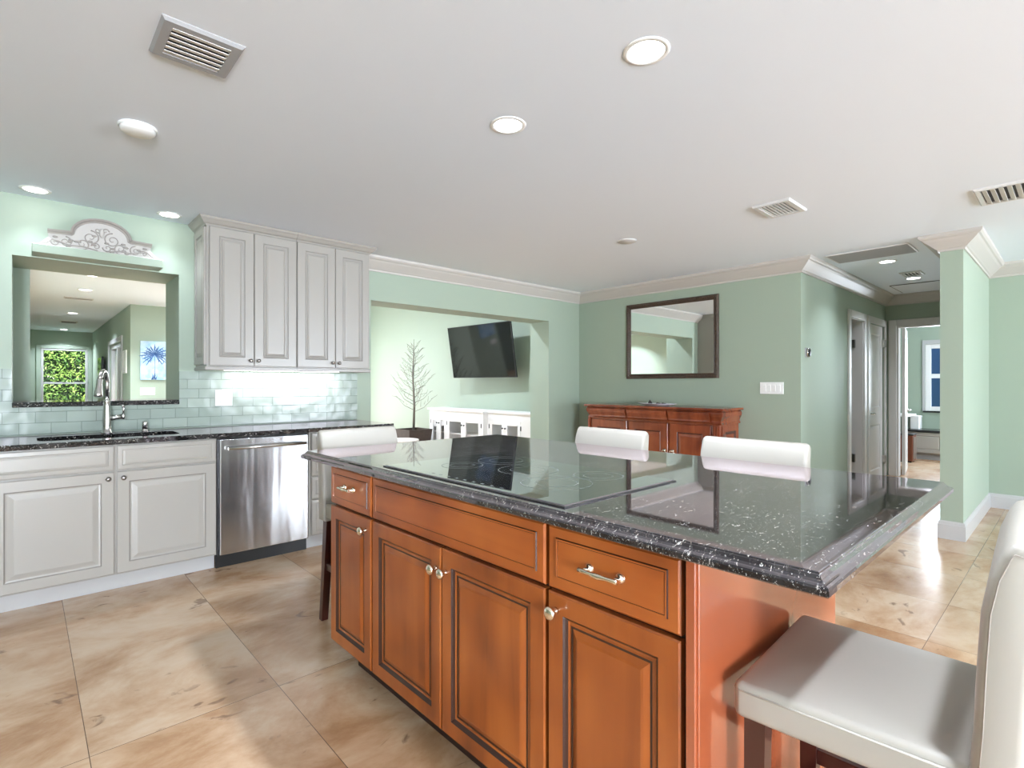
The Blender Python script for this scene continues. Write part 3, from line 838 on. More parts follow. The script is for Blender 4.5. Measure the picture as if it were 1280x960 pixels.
bm = nb(); lathe(bm, (.622, 4.47, cz1 + .01), (0, 0, 1), [(.0165, 0), (.0165, .052), (.014, .057), (0, .058)], 18); part('cap', bm, M['faucet'], t)

# wall cabinets
UY = 4.23
CR2 = [(0, 2.388), (.006, 2.388), (.010, 2.398), (.022, 2.406), (.036, 2.424), (.046, 2.434), (.052, H - .002), (0, H - .002)]
RAIL = [(0, 1.352), (.006, 1.350), (.010, 1.356), (.010, 1.374), (0, 1.378)]
UD = [(0, 0), (0, .016), (.004, .020), (.062, .020), (.067, .014), (.073, .0125), (.078, .015), (.086, .0125), (.091, .0155), (.098, .019)]
UDM = [0, 0, 0, 1, 1, 0, 1, 0, 0, 0]
for (x0, x1, lab, end) in ((.956, 1.590, 'white two-door wall cabinet nearest the passthrough opening, its side panelled', 'l'), (1.592, 2.226, 'white two-door wall cabinet beside the living room opening', 'r')):
    t = thing('wall_cabinet', lab, 'cabinet', ((x0 + x1) / 2, 4.4, 1.36))
    bm = nb(); box(bm, x0, x1, UY + .021, YK - .002, 1.378, 2.388); part('carcass', bm, M['cabup'], t)
    xm = (x0 + x1) / 2
    a0 = x0 + (.016 if end == 'l' else .003); b1 = x1 - (.003 if end == 'l' else .010)
    p = kface(t, 'door', a0, xm - .002, 1.384, 2.383, UD, UDM, 'cabup', UY + .02); knob_small(p, xm - .028, UY, 1.425, r=.0135)
    p = kface(t, 'door', xm + .002, b1, 1.384, 2.383, UD, UDM, 'cabup', UY + .02); knob_small(p, xm + .028, UY, 1.425, r=.0135)
    bm = nb(); pth = [(x0, YK - .003), (x0, UY + .021), (x1, UY + .021)] if end == 'l' else [(x0, UY + .021), (x1, UY + .021), (x1, YK - .003)]
    pth = pth if end == 'l' else pth
    sweep(bm, CR2, pth); part('crown', bm, M['cabup'], t)
    bm = nb(); sweep(bm, RAIL, pth); part('light_rail', bm, M['cabup'], t)
    if end == 'l':
        bm = nb(); panel(bm, (x0, YK - .02, 1.39), (0, -1, 0), (0, 0, 1), (-1, 0, 0), .29, .99, [(0, 0), (0, .012), (.004, .016), (.05, .016), (.055, .010), (.062, .009), (.068, .011), (.085, .015)], [0, 0, 0, 1, 1, 0, 0, 0])
        part('side_panel', bm, [M['cabup'], M['groove']], t)
t = thing('under_cabinet_light', 'lit white light bar under the wall cabinets above the tiles', 'light', (1.6, 4.46, 1.37))
bm = nb(); box(bm, 1.12, 2.05, 4.44, 4.50, 1.358, 1.377, .003); part('housing', bm, M['white'], t)
bm = nb(); box(bm, 1.13, 2.04, 4.448, 4.492, 1.354, 1.358); part('diffuser', bm, M['lamp'], t, 'glowing diffuser')
area('under_cabinet_glow', (0, .0, -.02), (0, 0, 0), .9, .04, .8, (1, .98, .94), t)

# switch and outlets on tile
def plate(name, label, cat, o, u, n, w, h, gangs, kind, group=None):
    o = Vector(o); u = Vector(u); n = Vector(n); v = Vector((0, 0, 1))
    t = thing(name, label, cat, o, group)
    b = nb(); panel(b, o - u * w / 2 - v * h / 2, u, v, n, w, h, [(0, 0), (0, .004), (.003, .0065)]); part('cover_plate', b, M['white'], t)
    for k in range(gangs):
        c = o + u * ((k - (gangs - 1) / 2) * .046)
        b = nb(); panel(b, c - u * .0165 - v * .033, u, v, n, .033, .066, [(0, .006), (0, .008), (.002, .0092)])
        part('rocker' if kind == 'switch' else 'receptacle', b, M['white'], t)
    return t


t = plate('outlet', 'white double outlet and switch plate on tiles right of the sink', 'outlet', (1.146, YK - .008, 1.142), (1, 0, 0), (0, -1, 0), .122, .125, 2, 'outlet')
for dx in (-.023, .023):
    bm = nb()
    for dz in (-.02,):
        for k in (-.006, .006): box(bm, 1.146 + dx + k - .001, 1.146 + dx + k + .001, YK - .0185, YK - .017, 1.142 + dz - .005, 1.142 + dz + .005)
        lathe(bm, (1.146 + dx, YK - .017, 1.142 + dz - .011), (0, -1, 0), [(.0025, 0), (.0025, .001), (0, .001)], 8)
    part('slots', bm, M['black'], t)
t = plate('outlet', 'white single cover plate on tiles above the dishwasher', 'outlet', (1.637, YK - .008, 1.136), (1, 0, 0), (0, -1, 0), .085, .125, 1, 'outlet')
plate('light_switch', 'white three-gang light switch on mint wall right of the mirror', 'light switch', (XM, 2.088, 1.209), (0, -1, 0), (-1, 0, 0), .225, .118, 4, 'switch')

# sill, ledge, plaque
bm = nb(); box(bm, -.057, .847, YK - .02, YK + .48, 1.101, 1.133, .003); single('granite_sill', bm, M['granite'], 'black granite sill along the bottom of the passthrough opening', 'sill', (.4, YK, 1.10))
bm = nb(); box(bm, .035, .722, YK - .16, YK - .001, 2.072, 2.126, .002); single('wall_ledge', bm, M['wall'], 'mint painted ledge above the passthrough opening', 'shelf', (.38, YK, 2.07))
t = thing('carved_plaque', 'white carved arched overdoor plaque standing on the mint ledge', 'plaque', (.385, 4.44, 2.126))
PY_ = 4.462
arch = [(.27 + .0, .098)]
out = [(.055, .002), (.085, .030), (.112, .062), (.112, .09), (.225, .098)]
top = []
for k in range(13):
    a = PI - k * PI / 12
    top.append((.3815 + .145 * math.cos(a) * 1.0, .100 + .100 * math.sin(a)))
outline = out + top + [(.540, .098), (.655, .09), (.655, .062), (.682, .030), (.715, .002)]
bm = nb(); prism(bm, outline, (0, PY_, 2.126), (1, 0, 0), (0, 0, 1), (0, 1, 0), .03); part('panel', bm, M['plaster'], t)
bm = nb()
cp = [(.108, .096), (.228, .102)] + [(.3815 + .152 * math.cos(PI - k * PI / 14), .104 + .107 * math.sin(PI - k * PI / 14)) for k in range(15)] + [(.538, .102), (.660, .096)]
prevs = None
for (x, z) in cp:
    i = cp.index((x, z)); a = Vector(cp[max(0, i - 1)]); b_ = Vector(cp[min(len(cp) - 1, i + 1)]); dd = (b_ - a).normalized(); nn = Vector((-dd.y, dd.x))
    prof = [(-.012, 0), (-.012, -.012), (-.004, -.016), (.002, -.028), (.012, -.034), (.012, 0)]
    row = [bm.verts.new((x + nn.x * q, PY_ + .004 + w_, 2.126 + z + nn.y * q)) for q, w_ in prof]
    if prevs:
        for k in range(len(prof)): bm.faces.new((prevs[k], prevs[(k + 1) % 6], row[(k + 1) % 6], row[k]))
    else: bm.faces.new(row)
    prevs = row
bm.faces.new(prevs[::-1]); part('cornice', bm, M['plasterg'], t)
bm = nb()


def spiral(b, cx_, cz_, r0, turns, a0, sgn, rad=.0042):
    pts = []; n = int(18 * turns)
    for k in range(n + 1):
        q = k / n; a = a0 + sgn * turns * 2 * PI * q; r = r0 * (1 - .85 * q)
        pts.append((cx_ + r * math.cos(a), PY_ - .003, 2.126 + cz_ + r * math.sin(a)))
    tube(b, pts, [rad * (1 - .5 * k / n) for k in range(n + 1)], 6)


for s in (-1, 1):
    c = .3815
    spiral(bm, c + s * .058, .095, .048, 1.6, PI / 2, s); spiral(bm, c + s * .10, .045, .036, 1.4, -PI / 2, -s); spiral(bm, c + s * .185, .045, .034, 1.5, PI / 2, s)
    spiral(bm, c + s * .235, .035, .022, 1.2, PI, -s); spiral(bm, c + s * .03, .04, .026, 1.2, PI, s); spiral(bm, c + s * .02, .15, .02, 1.0, 0, s)
    tube(bm, [(c + s * .02, PY_ - .002, 2.14), (c + s * .10, PY_ - .004, 2.155), (c + s * .16, PY_ - .004, 2.15), (c + s * .25, PY_ - .004, 2.175), (c + s * .28, PY_ - .002, 2.15), (c + s * .32, PY_ - .002, 2.132)], [.003, .005, .004, .005, .004, .003], 6)
    for k in range(10):
        x = c + s * R.uniform(.02, .24); z = 2.126 + R.uniform(.015, .07 + max(0, .08 - abs(x - c) * .5))
        lathe(bm, (x, PY_ + .001, z), (0, -1, 0), [(.011, 0), (.008, .005), (0, .007)], 7, sx=1.4, sy=.8)
part('scrollwork', bm, M['plasterg'], t)
bm = nb(); lathe(bm, (.3815, PY_ + .001, 2.126 + .135), (0, -1, 0), [(.022, 0), (.018, .007), (.008, .011), (0, .012)], 10, sx=.7, sy=1.5); box(bm, .062, .702, PY_ - .012, PY_ + .03, 2.126, 2.136, .002); part('base_moulding', bm, M['plaster'], t)

# ------------------------------------------------------------------ ceiling fixtures
def downlight(x, y, label, r=.082, power=9, z=H, name='recessed_light', spread=115):
    t = thing(name, label, 'ceiling light', (x, y, z), 'recessed ceiling lights')
    b = nb(); lathe(b, (x, y, z), (0, 0, -1), [(r - .018, -.0005), (r - .016, .004), (r, .003), (r + .002, 0), (r - .018, -.0005)], 36, cap=False); part('trim_ring', b, M['white'], t)
    b = nb(); lathe(b, (x, y, z), (0, 0, -1), [(r - .017, 0), (r - .018, .002), (0, .0025)], 36); part('lens', b, M['lamp'], t, 'glowing white lens')
    d = bpy.data.lights.new('downlight_glow', 'AREA'); d.shape = 'DISK'; d.size = r * 1.6; d.energy = power; d.color = (.87, .95, 1.09); d.spread = math.radians(spread)
    o = bpy.data.objects.new('downlight_glow', d); COL.objects.link(o); o.parent = t; o.location = (0, 0, -.006)
    return t


downlight(1.646, 1.063, 'lit recessed light at top of the picture, largest and nearest the camera')
downlight(1.645, 1.802, 'lit recessed light in the middle of the kitchen ceiling above the island')
downlight(.95, -.30, 'added recessed fill light above the near stool, outside the picture', power=10)  # added lamp, lights the stool seat from above
downlight(.05, 4.385, 'lit recessed light above the left end of the carved plaque', .075, .9, spread=85)
downlight(.754, 4.385, 'lit recessed light between the plaque and the wall cabinets', .075, .9, spread=85)
downlight(6.2, 1.282, 'lit recessed light in the hall ceiling just past the return grille', .08, 4)
downlight(7.39, 1.279, 'lit recessed light deepest in the hall ceiling, by the small vent', .08, 4)
for i, (y, x) in enumerate(((7.41, .555), (8.61, .573), (11.59, .603), (15.2, .64))):
    downlight(x, y, ('lit recessed light seen through the passthrough, nearest of its row', 'lit recessed light in the passage just before the slot vent', 'lit recessed light in the passage between the slot and square vents', 'lit recessed light at the far end of the passage near its window')[i], .08, 30 if i < 2 else 12, spread=125)
for x, y, lb in ((3.5, 6.0, 'added recessed fill light in the living room ceiling near the opening, hidden by the header'), (3.5, 8.4, 'added recessed fill light in the living room ceiling near its far window')):
    downlight(x, y, lb, .08, 36, z=HL, spread=165)  # unseen lamps added to brighten the TV wall and console


def vent(label, x0, x1, y0, y1, n, along, border=.028, tilt=.6, z=H, fm='ventw', lm='ventl', drop=.013, lw=.78):
    t = thing('ceiling_vent', label, 'vent', ((x0 + x1) / 2, (y0 + y1) / 2, z), 'ceiling air vents')
    b = nb()
    ob = [(x0, y0), (x1, y0), (x1, y1), (x0, y1)]
    # bevelled frame
    rows = []
    for ins, dz in ((0, 0), (0, -.003), (border * .25, -drop), (border, -drop), (border, 0)):
        rows.append([b.verts.new(p) for p in ((x0 + ins, y0 + ins, z + dz), (x1 - ins, y0 + ins, z + dz), (x1 - ins, y1 - ins, z + dz), (x0 + ins, y1 - ins, z + dz))])
    for a, c in zip(rows, rows[1:]):
        for k in range(4): b.faces.new((a[k], a[(k + 1) % 4], c[(k + 1) % 4], c[k]))
    part('frame', b, M[fm], t)
    b = nb(); box(b, x0 + border, x1 - border, y0 + border, y1 - border, z - .001, z); part('duct_opening', b, M['ventd'], t)
    for k in range(n):
        b = nb(); q = (k + .5) / n
        if along == 'x':
            c = y0 + border + q * (y1 - y0 - 2 * border); w = (y1 - y0 - 2 * border) / n * .5
            box(b, x0 + border + .001, x1 - border - .001, c - w * lw, c + w * lw, z - .0105, z - .009)
            bmesh.ops.rotate(b, verts=b.verts, cent=(0, c, z - .0098), matrix=Matrix.Rotation(tilt * .55 * min(1, .014 / w), 3, 'X'))
        else:
            c = x0 + border + q * (x1 - x0 - 2 * border); w = (x1 - x0 - 2 * border) / n * .5
            box(b, c - w * .8, c + w * .8, y0 + border + .001, y1 - border - .001, z - .0055, z - .0035)
            bmesh.ops.rotate(b, verts=b.verts, cent=(c, 0, z - .005), matrix=Matrix.Rotation(tilt * .25, 3, 'Y'))
        part('louver', b, M[lm], t)
    return t


vent('grey framed ceiling vent at top left, nearest the camera', .327, .578, 2.018, 2.272, 6, 'x', .036, .5, fm='retg', drop=.012, lw=.97)
vent('white ceiling vent over the right half of the room left of the cropped one', 3.61, 3.94, 1.27, 1.51, 8, 'x', .03, .35, lw=.72)
vent('white ceiling vent cropped by the right picture edge', 4.30, 4.70, .05, .45, 9, 'x', .03, 1.2)
vent('narrow slot vent in the passage ceiling seen through the passthrough', .40, .72, 9.45, 9.57, 3, 'x', .012, .5, lm='retg')
vent('small dark vent near the far end of the passage ceiling', .50, .76, 13.1, 13.4, 4, 'x', .02, .5, lm='retg')
vent('thin vent beside the deeper hall light', 6.93, 7.18, 1.14, 1.33, 5, 'x', .02, .7)
t = thing('return_air_grille', 'large grey return air grille where the hall ceiling begins', 'vent', (5.7, 1.3, H))
bm = nb(); box(bm, 5.50, 5.92, .985, 1.625, H - .008, H, .002); part('frame', bm, M['ventw'], t)
bm = nb(); box(bm, 5.515, 5.905, 1.0, 1.61, H - .010, H - .008); part('filter_face', bm, M['retg'], t)
t = thing('access_hatch', 'flat white access hatch at the far end of the hall ceiling', 'hatch', (8.0, 1.3, H))
bm = nb(); box(bm, 7.75, 8.45, 1.02, 1.58, H - .006, H); part('frame', bm, M['ventd'], t)
bm = nb(); box(bm, 7.76, 8.44, 1.03, 1.57, H - .010, H - .004, .002); part('hatch_panel', bm, M['ceil'], t)
t = thing('smoke_detector', 'round white smoke detector on the ceiling below the grey framed vent', 'smoke detector', (.389, 2.993, H))
bm = nb(); lathe(bm, (.389, 2.993, H), (0, 0, -1), [(.077, 0), (.078, .007), (.073, .010)], 32, cap=False); part('mounting_ring', bm, M['white'], t)
bm = nb(); lathe(bm, (.389, 2.993, H), (0, 0, -1), [(.072, .004), (.070, .020), (.060, .029), (.02, .033), (0, .033)], 32); part('cover', bm, M['white'], t)
bm = nb(); lathe(bm, (3.711, 2.581, H), (0, 0, -1), [(.0, 0), (.078, 0), (.078, .004), (.072, .008), (0, .009)], 32)
single('ceiling_cover', bm, M['ventw'], 'flat round grey cover on the ceiling before the mirror wall', 'ceiling cover', (3.711, 2.581, H), sm=40)

# ------------------------------------------------------------------ mirror wall
t = thing('framed_mirror', 'large dark carved framed mirror hanging on the mint wall', 'mirror', (XM, 3.2, 1.765))
ma, mb, mz0, mz1 = 3.797, 2.629, 1.314, 2.2175
bm = nb()
panel(bm, (XM, ma, mz0), (0, -1, 0), (0, 0, 1), (-1, 0, 0), ma - mb, mz1 - mz0, [(0, 0), (0, .022), (.006, .030), (.016, .033), (.030, .030), (.040, .022), (.046, .026), (.050, .024), (.056, .016), (.056, .004)], back=False)
bmesh.ops.delete(bm, geom=[f for f in bm.faces if f.calc_area() > .5], context='FACES')
fr = part('frame', bm, [M['frame']], t)
bm = nb()
def bead(y, z, r=.011): lathe(bm, (XM - .030, y, z), (-1, 0, 0), [(r, 0), (r * .8, .005), (0, .008)], 7)
n = 44
for k in range(n):
    y = mb + .018 + (ma - mb - .036) * k / (n - 1); bead(y, mz0 + .019); bead(y, mz1 - .019)
n = 34
for k in range(1, n - 1):
    z = mz0 + .018 + (mz1 - mz0 - .036) * k / (n - 1); bead(mb + .019, z); bead(ma - .019, z)
part('carved_beading', bm, M['frame'], fr)
bm = nb(); box(bm, XM - .010, XM - .002, mb + .054, ma - .054, mz0 + .054, mz1 - .054); part('mirror_glass', bm, M['mirror'], t, 'silvered mirror glass')

# sideboard
SX, SB, SY0, SY1, SZ = 5.02, XM - .012, 2.385, 4.075, 1.007
t = thing('sideboard', 'mahogany sideboard with carved panel doors below the framed mirror', 'sideboard', (5.25, 3.22, 0))
bm = nb(); box(bm, SX + .03, SB, SY0 + .03, SY1 - .03, .09, .86); part('carcass', bm, M['maho'], t)
bm = nb(); box(bm, SX + .01, SB, SY0 + .01, SY1 - .01, 0, .10, .012, 2); part('plinth', bm, M['maho_d'], t)
bm = nb(); slab(bm, SX - .03, SB, SY0 - .022, SY1 + .022, [(.012, SZ - .026), (.0, SZ - .020), (0, SZ - .008), (.006, SZ)]); part('top', bm, M['maho'], t)
FR = [(0, .845), (.012, .845), (.016, .856), (.008, .866), (.006, .88), (.014, .90), (.026, .925), (.030, .95), (.026, .968), (.020, .975), (.020, .985), (0, .985)]
bm = nb(); sweep(bm, FR, [(SB, SY1 - .025), (SX + .022, SY1 - .025), (SX + .022, SY0 + .025), (SB, SY0 + .025)])
part('frieze', bm, M['maho'], t)
ys = [SY1 - .05, 3.495, 2.975, SY0 + .11]
for k in range(3):
    ya, yb = ys[k] - .012, ys[k + 1] + .012
    bm = nb(); a = Vector((SX - .006, ya, .868))
    prof = [(0, .868), (.006, .868), (.004, .885), (.012, .903), (.024, .926), (.027, .948), (.024, .962), (0, .966)]
    rows = [[bm.verts.new((SX - .006 - o_, y, z)) for o_, z in prof] for y in (ya, yb)]
    for j in range(len(prof)): bm.faces.new((rows[0][j], rows[0][(j + 1) % 8], rows[1][(j + 1) % 8], rows[1][j]))
    bm.faces.new(rows[0]); bm.faces.new(rows[1][::-1])
    part('drawer', bm, M['maho'], t)
    bm = nb(); panel(bm, (SX + .03, ya, .13), (0, -1, 0), (0, 0, 1), (-1, 0, 0), ya - yb, .70, [(0, 0), (0, .018), (.004, .022), (.085, .022), (.090, .014), (.10, .010), (.112, .012), (.125, .014)], [0, 0, 0, 1, 1, 0, 0, 0])
    p = part('door', bm, [M['maho'], M['maho_d']], t)
    yk = {0: yb + .035, 1: yb + .035, 2: ya - .035}[k]
    bm = nb(); lathe(bm, (SX + .008, yk, .54), (-1, 0, 0), [(0, 0), (.018, 0), (.018, .004), (.008, .008), (.008, .016), (0, .018)], 14)
    pts = [(SX - .008, yk + .022 * math.cos(a), .525 + .022 * math.sin(a)) for a in [i * 2 * PI / 16 for i in range(17)]]
    tube(bm, pts, .0035, 6); part('ring_pull', bm, M['pale_nickel'], p)
for y0 in (SY1 - .05, SY0 + .105):
    bm = nb(); y0 = y0
    a, b_ = (y0 + .002, SY1 - .022) if y0 > 3 else (SY0 + .022, y0 - .002)
    box(bm, SX - .004, SX + .03, a, b_, .10, .845, .008, 2)
    for q in (.3, .7): tube(bm, [(SX - .004, a + (b_ - a) * q, .13), (SX - .004, a + (b_ - a) * q, .83)], .010, 8)
    part('pilaster', bm, M['maho'], t)
bm = nb(); panel(bm, (SX + .06, SY0 + .03, .13), (1, 0, 0), (0, 0, 1), (0, -1, 0), .36, .70, [(0, 0), (0, .006), (.06, .006), (.07, .001), (.09, .001), (.1, .004)], [0, 0, 1, 1, 0, 0]); part('side_panel', bm, [M['maho'], M['maho_d']], t)

# plate and trinkets on it
px, py = 5.2, 3.22
t = thing('plate', 'oval white dish on top of the mahogany sideboard', 'plate', (px, py, SZ))
bm = nb(); lathe(bm, (px, py, SZ), (0, 0, 1), [(0, 0), (.09, 0), (.10, .006), (.17, .024), (.172, .028), (.166, .026), (.10, .010), (0, .008)], 40, sx=1.42, sy=.8); part('dish', bm, M['dish'], t, sm=50)
bm = nb(); lathe(bm, (px, py + .09, SZ + .0085), (0, 0, 1), [(0, 0), (.026, 0), (.030, .010), (.021, .028), (.007, .048), (0, .060)], 14); single('cone_ornament', bm, M['choc'], 'dark cone shaped trinket standing on the white dish', 'ornament', (px, py + .09, SZ + .0085))
for i, (dx, dy, r) in enumerate(((.01, .0, .021), (-.012, -.036, .019), (.018, -.062, .020), (-.004, -.10, .018))):
    bm = nb(); lathe(bm, (px + dx, py + dy, SZ + .009), (0, 0, 1), [(0, 0), (r * .8, .002), (r, r * .6), (r * .7, r * 1.1), (0, r * 1.3)], 10)
    single('pebble', bm, M['choc'], 'small dark pebble on the right half of the white dish', 'pebble', (px + dx, py + dy, SZ + .009), 'pebbles on the dish')

# thermostat
t = thing('thermostat', 'small round-cornered grey thermostat on the hall wall near its outer corner', 'thermostat', (5.63, YH, 1.558))
bm = nb(); box(bm, 5.573, 5.687, YH - .006, YH, 1.512, 1.604, .003); part('back_plate', bm, M['retg'], t)
bm = nb(); lathe(bm, (5.63, YH - .006, 1.558), (0, -1, 0), [(.040, 0), (.041, .018), (.036, .024), (0, .024)], 28); part('dial', bm, M['black'], t, 'black dial')
bm = nb(); lathe(bm, (5.63, YH - .006, 1.558), (0, -1, 0), [(.0405, .001), (.0435, .003), (.0435, .017), (.0405, .019)], 28, cap=False); part('dial_ring', bm, M['nickel'], t)

# ------------------------------------------------------------------ stools
def cushion(bm, x0, x1, y0, y1, z0, z1, bev, crown, xb=None):
    """padded block, plan tapering to half-width xb at the y0 side, crowned top"""
    n = 10; grid = {}
    box(bm, x0, x1, y0, y1, z0, z1, bev, 3)
    bmesh.ops.subdivide_edges(bm, edges=[e for e in bm.edges if e.calc_length() > .2], cuts=6, use_grid_fill=True)
    w = (x1 - x0) / 2; cx_ = (x0 + x1) / 2; l = (y1 - y0) / 2; cy_ = (y0 + y1) / 2
    for v in bm.verts:
        a = (v.co.x - cx_) / w; b = (v.co.y - cy_) / l
        if v.co.z > z0 + .6 * (z1 - z0): v.co.z += crown * max(0, 1 - a * a) * max(0, 1 - b * b)
        if xb: v.co.x = cx_ + (v.co.x - cx_) * (1 + (xb / w - 1) * (1 - b) / 2)


def make_stool(label):
    t = thing('bar_stool', label, 'bar stool', (0, 0, 0), 'cream leather counter stools', local=True)
    bm = nb(); cushion(bm, -.226, .232, -.17, .208, .558, .632, .014, .010, .212)
    seat = part('seat', bm, M['leather'], t, sm=50)
    bm = nb()
    ring_ = [(-.222, -.165), (-.2275, .20), (-.218, .209), (.218, .209), (.2275, .20), (.222, -.165)]
    tube(bm, [(x * .997, y, .6165) for x, y in [(-.2135, -.16), (-.2258, .195), (-.217, .2075), (.217, .2075), (.2258, .195), (.2135, -.16)]], .0022, 6)
    part('piping', bm, M['leather'], seat)
    # back: side profile (y, z) extruded across x with rounded ends
    fpr = [(-.158, .54), (-.163, .62), (-.169, .70), (-.173, .80), (-.178, .89), (-.188, .945), (-.202, .984)]
    topc = [(-.213, 1.002), (-.228, 1.008), (-.243, 1.0)]
    rpr = [(-.250, .98), (-.247, .93), (-.241, .87), (-.236, .80), (-.232, .72), (-.229, .64), (-.226, .54)]
    prof = fpr + topc + rpr
    bm = nb(); rows = []
    cyc = sum(p_[0] for p_ in prof) / len(prof)
    m_ = len(prof); PV = [Vector(p_) for p_ in prof]; nrm = []
    for j in range(m_):
        dd = (PV[(j + 1) % m_] - PV[j - 1]).normalized(); nrm.append(Vector((-dd.y, dd.x)))
    if nrm[3].x > 0: nrm = [-q for q in nrm]
    for x, ins in ((-.226, .013), (-.2245, .007), (-.219, .002), (-.212, 0), (-.1, 0), (0, 0), (.1, 0), (.212, 0), (.219, .002), (.2245, .007), (.226, .013)):
        rows.append([bm.verts.new((x, PV[j].x + nrm[j].x * ins, PV[j].y + nrm[j].y * ins)) for j in range(m_)])
    for a, b in zip(rows, rows[1:]):
        for j in range(m_): bm.faces.new((a[j], a[(j + 1) % m_], b[(j + 1) % m_], b[j]))
    bm.faces.new(rows[0]); bm.faces.new(rows[-1][::-1])
    back = part('backrest', bm, M['leather'], t, sm=60)
    for x in (-.2262, .2262):
        bm = nb(); tube(bm, [(x * .996, y - .012, z) for y, z in fpr[1:]] + [(x * .996, -.218, .990), (x * .996, -.242, .985)], .0013, 5)
        part('seam', bm, M['stitch'], back)
    for sx in (-1, 1):
        for fy_ in (1, -1):
            bm = nb()
            x = sx * .185
            if fy_ > 0: a, b_ = Vector((x, .172, .556)), Vector((x + sx * .004, .178, 0)); w1, w2 = .021, .016
            else: a, b_ = Vector((x, -.186, .556)), Vector((x + sx * .004, -.245, 0)); w1, w2 = .021, .017
            va = [bm.verts.new(a + Vector((i, j, 0))) for i, j in ((-w1, -w1), (w1, -w1), (w1, w1), (-w1, w1))]
            vb = [bm.verts.new(b_ + Vector((i, j, 0))) for i, j in ((-w2, -w2), (w2, -w2), (w2, w2), (-w2, w2))]
            for k in range(4): bm.faces.new((va[k], va[(k + 1) % 4], vb[(k + 1) % 4], vb[k]))
            bm.faces.new(va); bm.faces.new(vb[::-1])
            part('leg', bm, M['espresso'], t)
    for sx in (-1, 1):
        bm = nb(); box(bm, sx * .187 - .010, sx * .187 + .010, -.205, .160, .275, .312, .002); part('stretcher', bm, M['espresso'], t)
    bm = nb(); box(bm, -.168, .168, .164, .186, .205, .242, .002); part('foot_rest', bm, M['espresso'], t)
    bm = nb(); box(bm, -.168, .168, -.226, -.206, .275, .312, .002); part('stretcher', bm, M['espresso'], t)
    return t


s0 = make_stool('cream leather bar stool in the right foreground, seat and side of back in view')
s0.location = (1.320, .294, 0); s0.rotation_euler = (0, 0, math.radians(2.5))
dup(s0, (2.108, 1.728, 0), PI / 2, 'cream stool back behind the island, in front of the sideboard left half')
dup(s0, (2.108, .970, 0), PI / 2, 'cream stool back behind the island nearest the hall, right of the sideboard doors')
dup(s0, (1.356, 2.487, 0), PI, 'cream stool back at the left end of the island by the dishwasher')

# ------------------------------------------------------------------ living room
# television on a tilting arm
t = thing('television', 'black flat television tilted forward on the bright living room wall', 'television', (5.172, 6.306, 1.756), local=True)
t.rotation_euler = (0, 0, 0)
yw, tl = .044, .161
n0 = Vector((-math.cos(yw), -math.sin(yw), 0)); uu = Vector((math.sin(yw), -math.cos(yw), 0))
nn = n0 * math.cos(tl) - Vector((0, 0, 1)) * math.sin(tl); vv = Vector((0, 0, 1)) * math.cos(tl) + n0 * math.sin(tl)
TW, TH = 1.45, .826
bm = nb(); panel(bm, -uu * TW / 2 - vv * TH / 2 - nn * .04, uu, vv, nn, TW, TH, [(.05, 0), (0, .018), (0, .040), (.002, .042), (.010, .042), (.010, .0405)], back=True); part('housing', bm, M['bezel'], t)
bm = nb(); panel(bm, -uu * (TW / 2 - .010) - vv * (TH / 2 - .010) + nn * .0006, uu, vv, nn, TW - .02, TH - .02, [(0, 0), (0, .0006)]); part('screen', bm, M['screen'], t)
bm = nb(); tube(bm, [-nn * .038, Vector((.14, .02, 0)), Vector((.285, 0, .02))], .022, 8); box(bm, .275, .293, -.12, .12, -.12, .16); part('wall_arm', bm, M['bezel'], t)

# console
CXF, CZ = 5.06, .845
t = thing('media_console', 'white breakfront media console with glazed doors under the television', 'console cabinet', (5.25, 6.3, 0))


def con_section(x0, ya, yb, doors):
    b = nb(); xb = XM - .02
    box(b, x0 + .02, xb, yb, yb + .02, .08, CZ - .03); box(b, x0 + .02, xb, ya - .02, ya, .08, CZ - .03); box(b, xb - .015, xb, yb + .02, ya - .02, .08, CZ - .03); box(b, x0 + .02, xb - .015, yb + .02, ya - .02, .08, .10)
    box(b, x0, x0 + .02, yb, ya, CZ - .135, CZ - .03); box(b, x0, x0 + .02, yb, ya, 0, .10); box(b, x0, x0 + .02, yb, yb + .045, .10, CZ - .135); box(b, x0, x0 + .02, ya - .045, ya, .10, CZ - .135)
    part('carcass', b, M['whitewood'], t)
    b = nb(); box(b, x0 + .04, xb - .015, yb + .02, ya - .02, .44, .455); part('shelf', b, M['whitewood'], t)
    lo, hi = yb + .045, ya - .045; mid = (lo + hi) / 2
    for (p_, q_, sgn) in ((mid, hi, 1), (lo, mid, -1)):
        b = nb(); zt = CZ - .137; w = .062
        for y0, y1, z0, z1 in ((p_ + .001, p_ + w, .102, zt), (q_ - w, q_ - .001, .102, zt), (p_ + w, q_ - w, .102, .102 + w), (p_ + w, q_ - w, zt - w, zt)): box(b, x0 - .004, x0 + .016, y0, y1, z0, z1, .002)
        d_ = part('door', b, M['whitewood'], t)
        b = nb(); box(b, x0 + .005, x0 + .009, p_ + w, q_ - w, .102 + w, zt - w); part('glass_pane', b, M['pane'], d_)
        kx = p_ + .03 if sgn > 0 else q_ - .03
        b = nb(); lathe(b, (x0 - .004, kx, .60), (-1, 0, 0), [(.006, 0), (.005, .012), (.013, .016), (.012, .024), (0, .027)], 12); part('knob', b, M['black'], d_)
        hy = q_ + .002 if sgn > 0 else p_ - .002
        for z in (.22, .615): 
            b = nb(); box(b, x0 - .006, x0 - .001, hy - .009, hy + .009, z - .032, z + .032); part('hinge', b, M['black'], d_)


